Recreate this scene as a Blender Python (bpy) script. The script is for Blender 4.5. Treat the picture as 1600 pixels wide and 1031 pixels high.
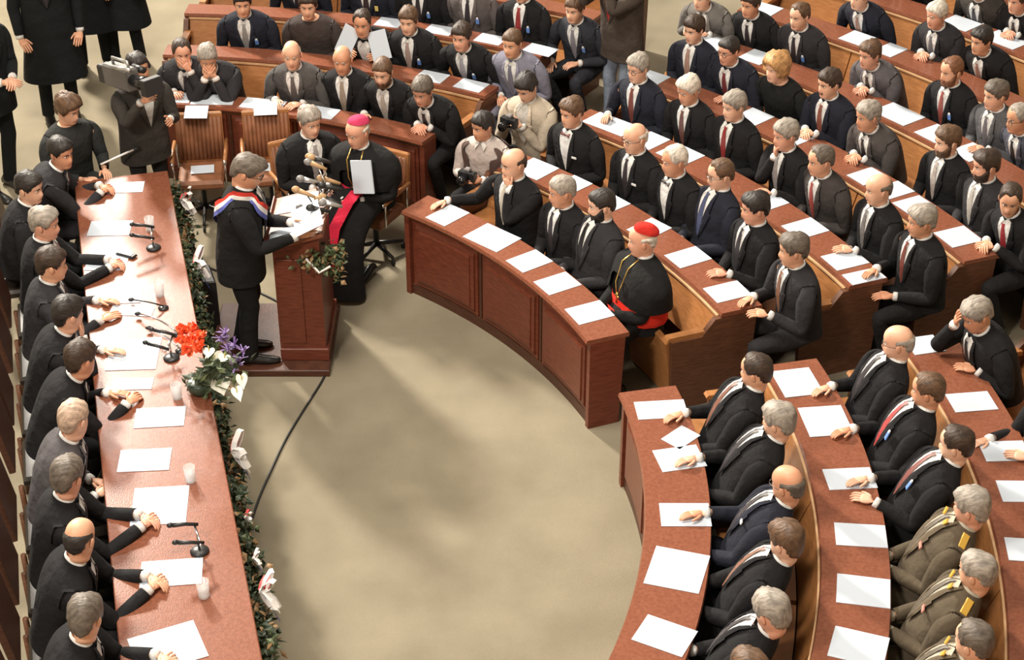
import bpy, math, random
import numpy as np
from mathutils import Vector, Matrix
for _o in list(bpy.data.objects): bpy.data.objects.remove(_o)
S = bpy.context.scene
COL = S.collection
rnd = random.Random(7)
R = math.radians

# ------------------------------------------------------------------ camera
F_PX, PITCH, CAM_H = 2700.0, 33.0, 7.1
cam = bpy.data.cameras.new('camera'); camo = bpy.data.objects.new('camera', cam); COL.objects.link(camo)
camo.location = (0, 0, CAM_H); camo.rotation_euler = (R(90 - PITCH), 0, 0)
cam.sensor_fit = 'HORIZONTAL'; cam.sensor_width = 36.0; cam.lens = 36.0 * F_PX / 1600.0
cam.clip_end = 200
S.camera = camo

# ------------------------------------------------------------------ world, lamps, exposure
w = bpy.data.worlds.new('hall_ambient'); S.world = w; w.use_nodes = True
bg = w.node_tree.nodes['Background']; bg.inputs[0].default_value = (1.0, .90, .78, 1); bg.inputs[1].default_value = .30
def area(name, loc, tgt, size, power, col):
    l = bpy.data.lights.new(name, 'AREA'); l.shape = 'DISK'; l.size = size; l.energy = power; l.color = col
    o = bpy.data.objects.new(name, l); COL.objects.link(o); o.location = loc
    o.rotation_euler = (Vector(tgt) - Vector(loc)).to_track_quat('-Z', 'Y').to_euler()
    return o
area('television_floodlight', (-11.0, 26.0, 12.4), (0, 9.5, .6), 2.0, 9300, (1.0, .91, .78))
area('second_floodlight', (-7.8, 29.0, 11.6), (-2.0, 10.0, .7), 2.4, 1150, (1.0, .93, .84))
area('overhead_fill', (-2.0, 9.0, 10.5), (-.5, 9.5, 0), 3.5, 1000, (1.0, .90, .76))  # unseen overhead disk added as general warm fill, not a fixture
area('gallery_floodlight', (-4.5, 1.5, 9.5), (1.0, 10.0, .8), 1.6, 900, (1.0, .91, .80))
S.view_settings.view_transform = 'Standard'; S.view_settings.look = 'None'
S.view_settings.exposure = 0.0; S.view_settings.gamma = 1.0
S.view_settings.use_curve_mapping = False

# ------------------------------------------------------------------ pixel helpers
_p = R(PITCH); _F = np.array([0, math.cos(_p), -math.sin(_p)]); _U = np.array([0, math.sin(_p), math.cos(_p)])
def at(u, v, z):
    d = _F + np.array([(u - 800) / F_PX, 0, 0]) + _U * ((515.5 - v) / F_PX)
    return np.array([0, 0, CAM_H]) + d * ((z - CAM_H) / d[2])
def px(P):
    q = np.array(P, float) - [0, 0, CAM_H]; zc = q @ _F
    return 800 + F_PX * q[0] / zc, 515.5 - F_PX * (q @ _U) / zc
CX, CY = -3.40, 8.15                                  # centre of the curved rows
def pol(r, a): return np.array([CX + r * math.cos(R(a)), CY + r * math.sin(R(a))])
def topol(x, y): return math.hypot(x - CX, y - CY), math.degrees(math.atan2(y - CY, x - CX))

# ------------------------------------------------------------------ materials
MATS = {}
def nodes(name):
    m = bpy.data.materials.new(name); m.use_nodes = True
    nt = m.node_tree; return m, nt, nt.nodes['Principled BSDF']
def plain(name, col, rough=.5, metal=0, spec=.5):
    if name in MATS: return MATS[name]
    m, nt, b = nodes(name); b.inputs['Base Color'].default_value = (*col, 1)
    b.inputs['Roughness'].default_value = rough; b.inputs['Metallic'].default_value = metal
    b.inputs['Specular IOR Level'].default_value = spec
    MATS[name] = m; return m
def noisy(name, c1, c2, scale=8, rough=.6, bump=0, bdist=.01, bscale=None, stretch=(1, 1, 1), detail=4, spec=.5, coat=0):
    if name in MATS: return MATS[name]
    m, nt, b = nodes(name); N = nt.nodes; L = nt.links
    tc = N.new('ShaderNodeTexCoord'); mp = N.new('ShaderNodeMapping'); mp.inputs['Scale'].default_value = stretch
    L.new(tc.outputs['Object'], mp.inputs[0])
    n = N.new('ShaderNodeTexNoise'); n.inputs['Scale'].default_value = scale; n.inputs['Detail'].default_value = detail
    L.new(mp.outputs[0], n.inputs['Vector'])
    r = N.new('ShaderNodeValToRGB'); r.color_ramp.elements[0].color = (*c1, 1); r.color_ramp.elements[1].color = (*c2, 1)
    r.color_ramp.elements[0].position = .32; r.color_ramp.elements[1].position = .68
    L.new(n.outputs['Fac'], r.inputs[0]); L.new(r.outputs[0], b.inputs['Base Color'])
    b.inputs['Roughness'].default_value = rough; b.inputs['Specular IOR Level'].default_value = spec
    b.inputs['Coat Weight'].default_value = coat
    if bump:
        n2 = N.new('ShaderNodeTexNoise'); n2.inputs['Scale'].default_value = bscale or scale * 4; n2.inputs['Detail'].default_value = 3
        L.new(mp.outputs[0], n2.inputs['Vector'])
        bp = N.new('ShaderNodeBump'); bp.inputs['Strength'].default_value = bump; bp.inputs['Distance'].default_value = bdist
        L.new(n2.outputs['Fac'], bp.inputs['Height']); L.new(bp.outputs[0], b.inputs['Normal'])
    MATS[name] = m; return m
def wood(name, c1, c2, rough=.35, stretch=(2, 2, 14), scale=6):
    return noisy(name, c1, c2, spec=.38, scale=scale, rough=rough, bump=.08, bscale=40, stretch=stretch, detail=6)
MAHOG = wood('mahogany', (.115, .028, .016), (.185, .050, .027), .32)
MAHOG_TOP = wood('mahogany_top', (.185, .062, .034), (.245, .088, .050), .26, (3, 3, 3), 16)
MAHOG_DK = wood('mahogany_dark', (.055, .02, .012), (.095, .036, .02), .42)
WALNUT = wood('walnut_end', (.085, .035, .018), (.15, .062, .032), .45)
OAK = wood('bench_oak', (.30, .125, .042), (.42, .185, .068), .38)
OAK_LT = wood('bench_cap', (.55, .33, .17), (.68, .44, .25), .35)
CARPET = noisy('carpet', (.215, .186, .132), (.28, .246, .178), scale=1.6, rough=.95, bump=.5, bscale=220, detail=10, spec=.1)
PAPER = plain('paper', (.56, .63, .72), .6)
WHITE = plain('white_cloth', (.80, .80, .79), .7)
CHROME = plain('chrome', (.75, .75, .76), .2, 1)
BLACKM = plain('black_metal', (.018, .018, .02), .4)
RUBBER = plain('black_rubber', (.012, .012, .012), .6)
GOLD = plain('gold', (.75, .5, .15), .3, .9)
GLASS = None
def glassmat():
    global GLASS
    if GLASS: return GLASS
    m, nt, b = nodes('drinking_glass'); b.inputs['Base Color'].default_value = (.88, .90, .92, 1)
    b.inputs['Roughness'].default_value = .08; b.inputs['Alpha'].default_value = .33; b.inputs['Specular IOR Level'].default_value = .8
    GLASS = m; return m
def cloth(c, k=''):
    n = 'cloth_%02x%02x%02x%s' % (*[int(min(255, x * 255)) for x in c], k)
    d = tuple(x * .72 for x in c)
    return noisy(n, d, c, scale=9, rough=.9, bump=.8, bdist=.03, bscale=8, detail=3, spec=.25)
def skin(c):
    n = 'skin_%02x%02x%02x' % tuple(int(x * 255) for x in c)
    return noisy(n, tuple(x * f for x, f in zip(c, (.93, .84, .80))), c, scale=14, rough=.48, detail=2, spec=.4)
def hairmat(c):
    n = 'hair_%02x%02x%02x' % tuple(int(x * 255) for x in c)
    return noisy(n, tuple(x * .55 for x in c), tuple(min(1, x * 1.25) for x in c), scale=20, rough=.55, bump=.7, bscale=26, stretch=(3.2, .8, 1.2), detail=5)

# ------------------------------------------------------------------ object helpers
def link(name, me, parent=None, mat=None, smooth=False):
    o = bpy.data.objects.new(name, me); COL.objects.link(o)
    if parent is not None: o.parent = parent
    if mat is not None and not me.materials:
        for m in (mat if isinstance(mat, (list, tuple)) else [mat]): me.materials.append(m)
    if smooth: me.polygons.foreach_set('use_smooth', [True] * len(me.polygons))
    return o
def tag(o, label=None, cat=None, group=None, kind=None):
    if label: o['label'] = label
    if cat: o['category'] = cat
    if group: o['group'] = group
    if kind: o['kind'] = kind
    return o
def empty(name, loc=(0, 0, 0), rz=0):
    o = bpy.data.objects.new(name, None); COL.objects.link(o); o.empty_display_size = .1
    o.location = tuple(float(x) for x in loc); o.rotation_euler = (0, 0, rz); return o
class MB:
    def __init__(s): s.v = []; s.f = []; s.m = []
    def add(s, vs, fs, mi=0):
        b = len(s.v); s.v += [tuple(float(c) for c in p) for p in vs]; s.f += [tuple(i + b for i in f) for f in fs]; s.m += [mi] * len(fs)
        return b
    def box(s, c, d, rot=None, mi=0, ch=0.0):
        hx, hy, hz = d[0] / 2, d[1] / 2, d[2] / 2
        if ch > 0:       # chamfered box: three stacked rings
            k = min(ch, hx * .6, hy * .6, hz * .6); vs = []
            for z, i in ((-hz, k), (-hz + k, 0), (hz - k, 0), (hz, k)):
                vs += [(-hx + i, -hy + i, z), (hx - i, -hy + i, z), (hx - i, hy - i, z), (-hx + i, hy - i, z)]
            fs = [(3, 2, 1, 0), (12, 13, 14, 15)]
            for r in range(3):
                for i in range(4): fs.append((r * 4 + i, r * 4 + (i + 1) % 4, r * 4 + 4 + (i + 1) % 4, r * 4 + 4 + i))
        else:
            vs = [(x, y, z) for z in (-hz, hz) for x, y in ((-hx, -hy), (hx, -hy), (hx, hy), (-hx, hy))]
            fs = [(3, 2, 1, 0), (4, 5, 6, 7), (0, 1, 5, 4), (1, 2, 6, 5), (2, 3, 7, 6), (3, 0, 4, 7)]
        M = np.array(rot) if rot is not None else np.eye(3)
        s.add([M @ np.array(p) + np.array(c) for p in vs], fs, mi)
    def tube(s, pts, rad, n=8, mi=0, cap=True, closed=False):
        pts = [np.array(p, float) for p in pts]; m = len(pts)
        if not hasattr(rad, '__len__'): rad = [rad] * m
        ref = None; rings = []
        for i in range(m):
            if closed: d = pts[(i + 1) % m] - pts[i - 1]
            else: d = pts[min(i + 1, m - 1)] - pts[max(i - 1, 0)]
            d = d / (np.linalg.norm(d) + 1e-9)
            if ref is None: ref = np.array([0, 0, 1.]) if abs(d[2]) < .9 else np.array([1., 0, 0])
            e = ref - d * (ref @ d); e /= np.linalg.norm(e) + 1e-9; g = np.cross(d, e); ref = e
            rings.append([pts[i] + rad[i] * (e * math.cos(t) + g * math.sin(t)) for t in [2 * math.pi * k / n for k in range(n)]])
        vs = [p for r in rings for p in r]; fs = []
        for i in range(m if closed else m - 1):
            j = (i + 1) % m
            for k in range(n): fs.append((i * n + k, i * n + (k + 1) % n, j * n + (k + 1) % n, j * n + k))
        if cap and not closed: fs += [tuple(range(n - 1, -1, -1)), tuple((m - 1) * n + k for k in range(n))]
        s.add(vs, fs, mi)
    def lathe(s, prof, c=(0, 0, 0), n=16, mi=0, rot=None):
        vs = []; fs = []; M = np.array(rot) if rot is not None else np.eye(3)
        for r, z in prof: vs += [M @ np.array([r * math.cos(2 * math.pi * k / n), r * math.sin(2 * math.pi * k / n), z]) + np.array(c) for k in range(n)]
        for i in range(len(prof) - 1):
            for k in range(n): fs.append((i * n + k, i * n + (k + 1) % n, (i + 1) * n + (k + 1) % n, (i + 1) * n + k))
        fs += [tuple(range(n - 1, -1, -1)), tuple((len(prof) - 1) * n + k for k in range(n))]
        s.add(vs, fs, mi)
    def ell(s, c, rad, n=10, m=6, mi=0, rot=None):
        s.lathe([(max(1e-4, math.sin(math.pi * i / m)) , -math.cos(math.pi * i / m)) for i in range(m + 1)], (0, 0, 0), n, mi)
        k = n * (m + 1); M = np.array(rot) if rot is not None else np.eye(3)
        for i in range(len(s.v) - k, len(s.v)): s.v[i] = tuple(M @ (np.array(s.v[i]) * np.array(rad)) + np.array(c))
    def sweep(s, prof, a0, a1, n, mi=0, cx=CX, cy=CY):
        """closed (r,z) outline swept about the centre of the rows"""
        k = len(prof); vs = []; fs = []
        ar = sum(prof[i][0] * prof[(i + 1) % k][1] - prof[(i + 1) % k][0] * prof[i][1] for i in range(k))
        if ar < 0: prof = prof[::-1]
        for i in range(n + 1):
            a = R(a0 + (a1 - a0) * i / n); vs += [(cx + r * math.cos(a), cy + r * math.sin(a), z) for r, z in prof]
        for i in range(n):
            for j in range(k): fs.append((i * k + j, (i + 1) * k + j, (i + 1) * k + (j + 1) % k, i * k + (j + 1) % k))
        fs += [tuple(range(k)), tuple(n * k + j for j in range(k - 1, -1, -1))]
        s.add(vs, fs, mi)
    def build(s, name, mat, parent=None, smooth=False, sub=0, origin=None):
        used = sorted({i for f in s.f for i in f})
        if len(used) < len(s.v):      # drop vertices no face uses
            mp_ = {o_: n_ for n_, o_ in enumerate(used)}; s.v = [s.v[i] for i in used]; s.f = [tuple(mp_[i] for i in f) for f in s.f]
        me = bpy.data.meshes.new(name)
        vs = s.v if origin is None else [tuple(a - b for a, b in zip(p, origin)) for p in s.v]
        me.from_pydata(vs, [], s.f)
        for m in (mat if isinstance(mat, (list, tuple)) else [mat]): me.materials.append(m)
        if any(s.m): me.polygons.foreach_set('material_index', s.m)
        if smooth: me.polygons.foreach_set('use_smooth', [True] * len(me.polygons))
        me.update()
        o = link(name, me, parent)
        if origin is not None: o.location = tuple(float(c) for c in origin)
        if sub:
            md = o.modifiers.new('s', 'SUBSURF'); md.levels = sub; md.render_levels = sub
        return o
def ax(z):  # rotation matrix about z, degrees
    c, n = math.cos(R(z)), math.sin(R(z)); return np.array([[c, -n, 0], [n, c, 0], [0, 0, 1]])
def rot3(rx, ry, rz):
    return np.array(Matrix.Rotation(R(rz), 3, 'Z') @ Matrix.Rotation(R(ry), 3, 'Y') @ Matrix.Rotation(R(rx), 3, 'X'))

# ------------------------------------------------------------------ floor and curved desk rows
mb = MB(); mb.add([(-20, -4, 0), (20, -4, 0), (20, 34, 0), (-20, 34, 0)], [(0, 1, 2, 3)])
tag(mb.build('floor', CARPET), 'beige carpeted floor of the chamber', kind='structure')

for nm, x0, y0, x1, y1 in (('wall_far', -20, 34, 20, 34), ('wall_left', -20, -4, -20, 34), ('wall_right', 20, 34, 20, -4), ('wall_near', 20, -4, -20, -4)):
    mb = MB(); d = nrm2 = math.hypot(x1 - x0, y1 - y0); nx, ny = (y1 - y0) / d * .2, -(x1 - x0) / d * .2
    mb.add([(x0, y0, 0), (x1, y1, 0), (x1 - nx, y1 - ny, 0), (x0 - nx, y0 - ny, 0), (x0, y0, 14), (x1, y1, 14), (x1 - nx, y1 - ny, 14), (x0 - nx, y0 - ny, 14)], [(3, 2, 1, 0), (4, 5, 6, 7), (0, 1, 5, 4), (1, 2, 6, 5), (2, 3, 7, 6), (3, 0, 4, 7)])
    tag(mb.build(nm, noisy('wall_paint', (.50, .44, .35), (.56, .50, .40), 2, .9)), 'plain cream wall of the chamber, ' + nm[5:] + ' side', kind='structure')

RAD = [0, 4.20, 5.20, 6.20, 7.15, 8.13, 9.10, 10.08, 11.05]
DESK_Z, DW = .735, .37
def desk_row(k, a0, a1, label, panels=False, seats=True, tipup=False, group=None, bays=None, DW=.37):
    """one curved desk unit of row k between angles a0<a1, with the bench of the row in front on its face"""
    r = RAD[k]; n = max(4, int((a1 - a0) / 2.2))
    c = pol(r, (a0 + a1) / 2); t = empty('curved_desk', (c[0], c[1], 0)); o3 = (c[0], c[1], 0)
    tag(t, label, 'desk', group)
    def bd(m, name, mat):
        o = m.build(name, mat); o.parent = t
        for v in o.data.vertices: v.co.x -= c[0]; v.co.y -= c[1]
        return o
    m = MB(); m.sweep([(r - .015, .700), (r - .02, .712), (r - .012, .735), (r + DW - .006, .735), (r + DW, .72), (r + DW - .004, .700)], a0, a1, n * 2); bd(m, 'desk_top', MAHOG_TOP)
    th = math.degrees(.045 / r)
    if panels:
        m = MB(); m.sweep([(r + .05, .0), (r + .05, .70), (r + .075, .70), (r + .075, .0)], a0 + th, a1 - th, n * 2); bd(m, 'front_board', MAHOG)
        m = MB(); m.sweep([(r + .03, .0), (r + .03, .085), (r + .05, .085), (r + .05, 0)], a0 + th, a1 - th, n * 2); bd(m, 'plinth', MAHOG_DK)
        m = MB(); m.sweep([(r + .03, .655), (r + .03, .699), (r + .05, .699), (r + .05, .655)], a0 + th, a1 - th, n * 2); bd(m, 'top_rail', MAHOG_DK)
        nb = bays or max(2, round((a1 - a0) * R(1) * r / .62)); st = (a1 - a0 - 2 * th) / nb
        for i in range(nb):
            b0 = a0 + th + i * st; g = math.degrees(.028 / r); q = 6
            m = MB()   # raised panel with a wide chamfer: outer step, then field
            m.sweep([(r + .034, .09), (r + .034, .65), (r + .05, .65), (r + .05, .09)], b0 + g, b0 + st - g, q)
            m.sweep([(r + .018, .135), (r + .018, .605), (r + .034, .63), (r + .034, .11)], b0 + g * 2, b0 + st - g * 2, q)
            m.sweep([(r + .008, .16), (r + .008, .58), (r + .018, .60), (r + .018, .14)], b0 + g * 3.4, b0 + st - g * 3.4, q)
            bd(m, 'raised_panel', MAHOG)
        for i in range(1, nb):
            b0 = a0 + th + i * st; g = math.degrees(.012 / r)
            m = MB(); m.sweep([(r + .036, .085), (r + .036, .655), (r + .05, .655), (r + .05, .085)], b0 - g, b0 + g, 1); bd(m, 'stile', MAHOG_DK)
        ep = [(r + .01, 0), (r + .01, .70), (r + DW - .03, .70), (r + DW - .06, 0)]
    else:
        nb = bays or max(2, round((a1 - a0) * R(1) * r / 1.25)); st = (a1 - a0 - 2 * th) / nb
        for i in range(nb):
            b0 = a0 + th + i * st; g = math.degrees(.006 / r)
            m = MB(); m.sweep([(r - .115, .40), (r - .012, .69), (r + .02, .69), (r - .085, .40)], b0 + g, b0 + st - g, 8); bd(m, 'back_board', OAK)
        m = MB(); m.sweep([(r - .030, .684), (r - .030, .698), (r + .02, .698), (r + .02, .684)], a0 + th, a1 - th, n * 2); bd(m, 'cap_rail', OAK_LT)
        m = MB(); m.sweep([(r - .06, .0), (r - .06, .40), (r - .03, .40), (r - .03, .0)], a0 + th, a1 - th, n * 2); bd(m, 'riser', WALNUT)
        if seats:
            ns = max(2, round((a1 - a0) * R(1) * r / .66)); ss = (a1 - a0 - 2 * th) / ns
            for i in range(ns):
                b0 = a0 + th + i * ss; g = math.degrees(.02 / r)
                m = MB()
                if tipup and i == 0:
                    m.sweep([(r - .33, .03), (r - .40, .53), (r - .36, .545), (r - .28, .04)], b0 + g, b0 + ss - g, 4)
                else:
                    m.sweep([(r - .56, .38), (r - .57, .405), (r - .55, .43), (r - .125, .42), (r - .125, .38)], b0 + g, b0 + ss - g, 4)
                bd(m, 'seat', OAK)
                if i == 0 or i == ns - 1:
                    bb = b0 if i == 0 else b0 + ss
                    for q in ((bb,) if not (tipup and i == 0) else (bb, bb + ss)):
                        m = MB(); w_ = math.degrees(.032 / r)
                        m.sweep([(r - .40, .575), (r - .415, .59), (r - .40, .608), (r - .11, .608), (r - .11, .575)], q - w_, q + w_, 2); bd(m, 'armrest', OAK_LT if False else OAK)
        ep = [(r - .36, 0), (r - .385, .574), (r - .155, .574), (r - .06, .695), (r + DW - .04, .695), (r + DW - .07, 0)]
    for a in (a0, a1 - th):
        m = MB(); m.sweep(ep, a, a + th, 1); bd(m, 'end_panel', MAHOG if panels else WALNUT)
    return t
MA, MZ = 21.2, 51.8
WM, WL = .30, .22
ordn = ['', 'front', 'second', 'third', 'fourth', 'fifth', 'sixth', 'seventh', 'eighth']
G = 'curved desks of the chamber'
desk_row(1, MA, 52.2, 'front curved mahogany desk with three big raised panels facing the lectern', True, bays=3, group=G, DW=WM)
for k in range(2, 9):
    desk_row(k, MA - .2, [0, 0, 51.6, 51.3, 51.6, 52, 52.5, 53, 53][k], '%s curved wooden desk row behind the cardinal\'s front desk' % ordn[k], tipup=(k == 2), group=G, DW=WM)
desk_row(1, -30, 12.6, 'curved mahogany desk at lower right nearest the open carpet', True, bays=4, group=G)
for k in (2, 3, 4):
    desk_row(k, -30, 13.6, '%s curved desk row from the carpet at lower right' % ordn[k], group=G)
desk_row(2, 59.0, 86, 'front curved desk behind the empty armchairs and seated bishop', True, group=G, DW=WL)
for k in (3, 4, 5, 6):
    desk_row(k, 59.2, 87.5, '%s curved desk row behind the bishop at upper left' % ordn[k - 1], group=G, DW=WL)

# ------------------------------------------------------------------ people
def nrm(v): v = np.array(v, float); return v / (np.linalg.norm(v) + 1e-9)
OFF = [0, 10, 22, 36, 54, 78, 106, 140, 180]
HEAD = [  # zf, zb, front, back, half width
 (-.175, -.165, .030, -.068, .056), (-.142, -.120, .034, -.066, .055), (-.124, -.095, .060, -.072, .056), (-.117, -.085, .085, -.076, .053),
 (-.101, -.070, .093, -.082, .058), (-.085, -.058, .088, -.087, .064), (-.070, -.045, .094, -.091, .068), (-.054, -.033, .093, -.095, .071),
 (-.035, -.018, .092, -.099, .074), (-.015, -.003, .089, -.102, .0755), (.002, .010, .086, -.104, .0765), (.020, .024, .095, -.105, .077),
 (.045, .045, .096, -.104, .076), (.070, .070, .089, -.098, .071), (.093, .093, .071, -.082, .058), (.110, .110, .043, -.054, .037)]
NOSE = {0: {7: .016, 8: .028, 9: .019, 10: .010, 6: .004}, 1: {7: .007, 8: .010, 9: .003, 10: -.003, 6: .003}, 2: {10: -.010, 9: -.004, 11: .002}, 3: {10: -.005, 9: .002}}
def headpt(fi, off):
    """head surface in head space; fi = float ring index, off = signed degrees from the face's middle (+ = its left, -x)"""
    i = min(int(fi), len(HEAD) - 2); t = fi - i
    zf, zb, f, b, w_ = [HEAD[i][k] * (1 - t) + HEAD[i + 1][k] * t for k in range(5)]
    a = R(abs(off)); c = math.cos(a); s_ = math.sin(a)
    y = f * abs(c) ** .85 if c > 0 else b * abs(c) ** .9
    x = w_ * abs(s_) ** .9 * (-1 if off > 0 else 1)
    return np.array([x, y, zf + (zb - zf) * (1 - c) / 2])
def smooth(a, b, x): t = min(1, max(0, (x - a) / (b - a))); return t * t * (3 - 2 * t)
def interp(x, tab):
    for (x0, y0), (x1, y1) in zip(tab, tab[1:]):
        if x <= x1: return y0 + (y1 - y0) * (x - x0) / (x1 - x0)
    return tab[-1][1]
HAIR = {
 'full':   ([(0, .060), (30, .054), (55, .040), (72, -.012), (84, -.012), (96, .012), (112, .008), (135, -.060), (180, -.085)], .012, .019, None),
 'short':  ([(0, .066), (30, .060), (55, .046), (72, -.002), (84, -.002), (96, .014), (112, .010), (135, -.050), (180, -.070)], .008, .011, None),
 'recede': ([(0, .086), (20, .094), (40, .090), (58, .055), (72, .0), (84, -.002), (96, .014), (112, .008), (135, -.055), (180, -.078)], .009, .011, None),
 'bald':   ([(0, .20), (66, .20), (80, .03), (88, .0), (96, .012), (112, .008), (135, -.055), (180, -.075)], .0055, .004, .050),
 'curly':  ([(0, .052), (30, .046), (55, .030), (72, -.030), (84, -.030), (96, -.012), (112, -.020), (135, -.085), (180, -.105)], .020, .026, None),
 'woman':  ([(0, .058), (30, .050), (50, .020), (66, -.060), (84, -.075), (96, -.075), (112, -.085), (135, -.100), (180, -.110)], .032, .036, None),
}
def hair_mesh(style, seed):
    line, ts, tt, top = HAIR[style]; rr = random.Random(seed); ph = [rr.uniform(0, 6.28) for _ in range(4)]
    NC = 28; rows = [2.2, 3.4, 4.4, 5.3, 6.1, 6.9, 7.7, 8.5, 9.3, 10.1, 10.9, 11.6, 12.3, 13, 13.5, 14, 14.5, 15]
    vs = []; fs = []
    for ri in rows:
        for c in range(NC):
            off = -180 + 360 * c / NC; p = headpt(ri, off); ao = abs(off)
            m = smooth(-.006, .014, p[2] - interp(ao, line))
            if top is not None: m *= 1 - smooth(top - .020, top + .020, p[2])
            t = ts + (tt - ts) * smooth(.02, .10, p[2])
            t *= 1 + .22 * math.sin(off * .05 + ph[0]) + .14 * math.sin(off * .14 + ri * .8 + ph[1]) + .08 * math.sin(off * .33 + ri * 1.7 + ph[2])
            d = nrm(p - np.array([0, -.01, 0 if p[2] > 0 else p[2] * .8]))
            vs.append(p + d * (t * m - (.011 if top is None else .018) * (1 - m)))
    n = len(rows)
    for i in range(n - 1):
        for c in range(NC): fs.append((i * NC + c, i * NC + (c + 1) % NC, (i + 1) * NC + (c + 1) % NC, (i + 1) * NC + c))
    tm = 1 if top is None else 0
    vs.append(np.array([0, -.006, (.120 + tt * .95) if tm else .10])); k = len(vs) - 1
    for c in range(NC): fs.append(((n - 1) * NC + c, (n - 1) * NC + (c + 1) % NC, k))
    return vs, fs
def beard_mesh(kind):
    vs = []; fs = []; cols = list(range(-96, 97, 8)); rows = [2.4, 3, 3.6, 4.2, 4.8, 5.4, 5.9, 6.4, 6.9, 7.4, 8, 8.8, 9.6]
    for ri in rows:
        for off in cols:
            p = headpt(ri, off); ao = abs(off); j = int(round(ri))
            up = interp(ao, [(0, -.079), (8, -.078), (16, -.070), (26, -.062), (50, -.058), (75, -.025), (96, .02)])
            m = 1 - smooth(-.006, .010, p[2] - up)
            m *= smooth(0, 14, 96 - ao)
            mu = (1 - smooth(18, 27, ao)) * smooth(-.0665, -.0625, p[2]) * (1 - smooth(-.055, -.049, p[2]))
            if kind == 'moustache': m = mu
            else: m = max(m, mu)
            d = nrm(p - np.array([0, 0, p[2] * .6]))
            if ao < 5 and ri > 6.6 : p = p + np.array([0, .006, 0])
            vs.append(p + d * (.008 * m - .007 * (1 - m)))
    n = len(cols)
    for i in range(len(rows) - 1):
        for c in range(n - 1): fs.append((i * n + c, (i + 1) * n + c, (i + 1) * n + c + 1, i * n + c + 1))
    return vs, fs
TORSO = [(-1.05, .27, .20), (-.70, .245, .18), (-.42, .215, .155), (-.22, .212, .152), (-.07, .208, .155), (.08, .200, .148), (.25, .196, .140), (.42, .204, .140), (.58, .216, .140), (.68, .222, .136), (.78, .222, .126), (.88, .196, .112), (.945, .134, .090), (1.0, .072, .066), (1.05, .060, .058)]
def tor(s_):
    i = 0
    while i < len(TORSO) - 2 and TORSO[i + 1][0] < s_: i += 1
    a, b = TORSO[i], TORSO[i + 1]; t = (s_ - a[0]) / (b[0] - a[0]); return a[1] + (b[1] - a[1]) * t, a[2] + (b[2] - a[2]) * t
SKINS = [(.72, .40, .26), (.76, .45, .31), (.66, .34, .21), (.79, .49, .35), (.73, .39, .27)]
HC = {'bk': (.022, .017, .015), 'db': (.045, .026, .017), 'br': (.12, .065, .035), 'gr': (.33, .29, .25), 'dg': (.13, .105, .085), 'wh': (.66, .60, .52), 'bl': (.55, .30, .12), 'rd': (.20, .085, .04)}
BLK = (.0125, .0122, .014); CHAR = (.030, .029, .033); NAVY = (.018, .020, .032); GREY = (.13, .125, .135); BRN = (.085, .062, .045); BLUEG = (.16, .17, .23)
EYEW = plain('eye_white', (.75, .72, .68), .3); EYED = plain('eye_iris', (.02, .014, .01), .2); LIPS = plain('lips', (.42, .13, .10), .5)
class Fig: pass
NP = [0]
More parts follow.
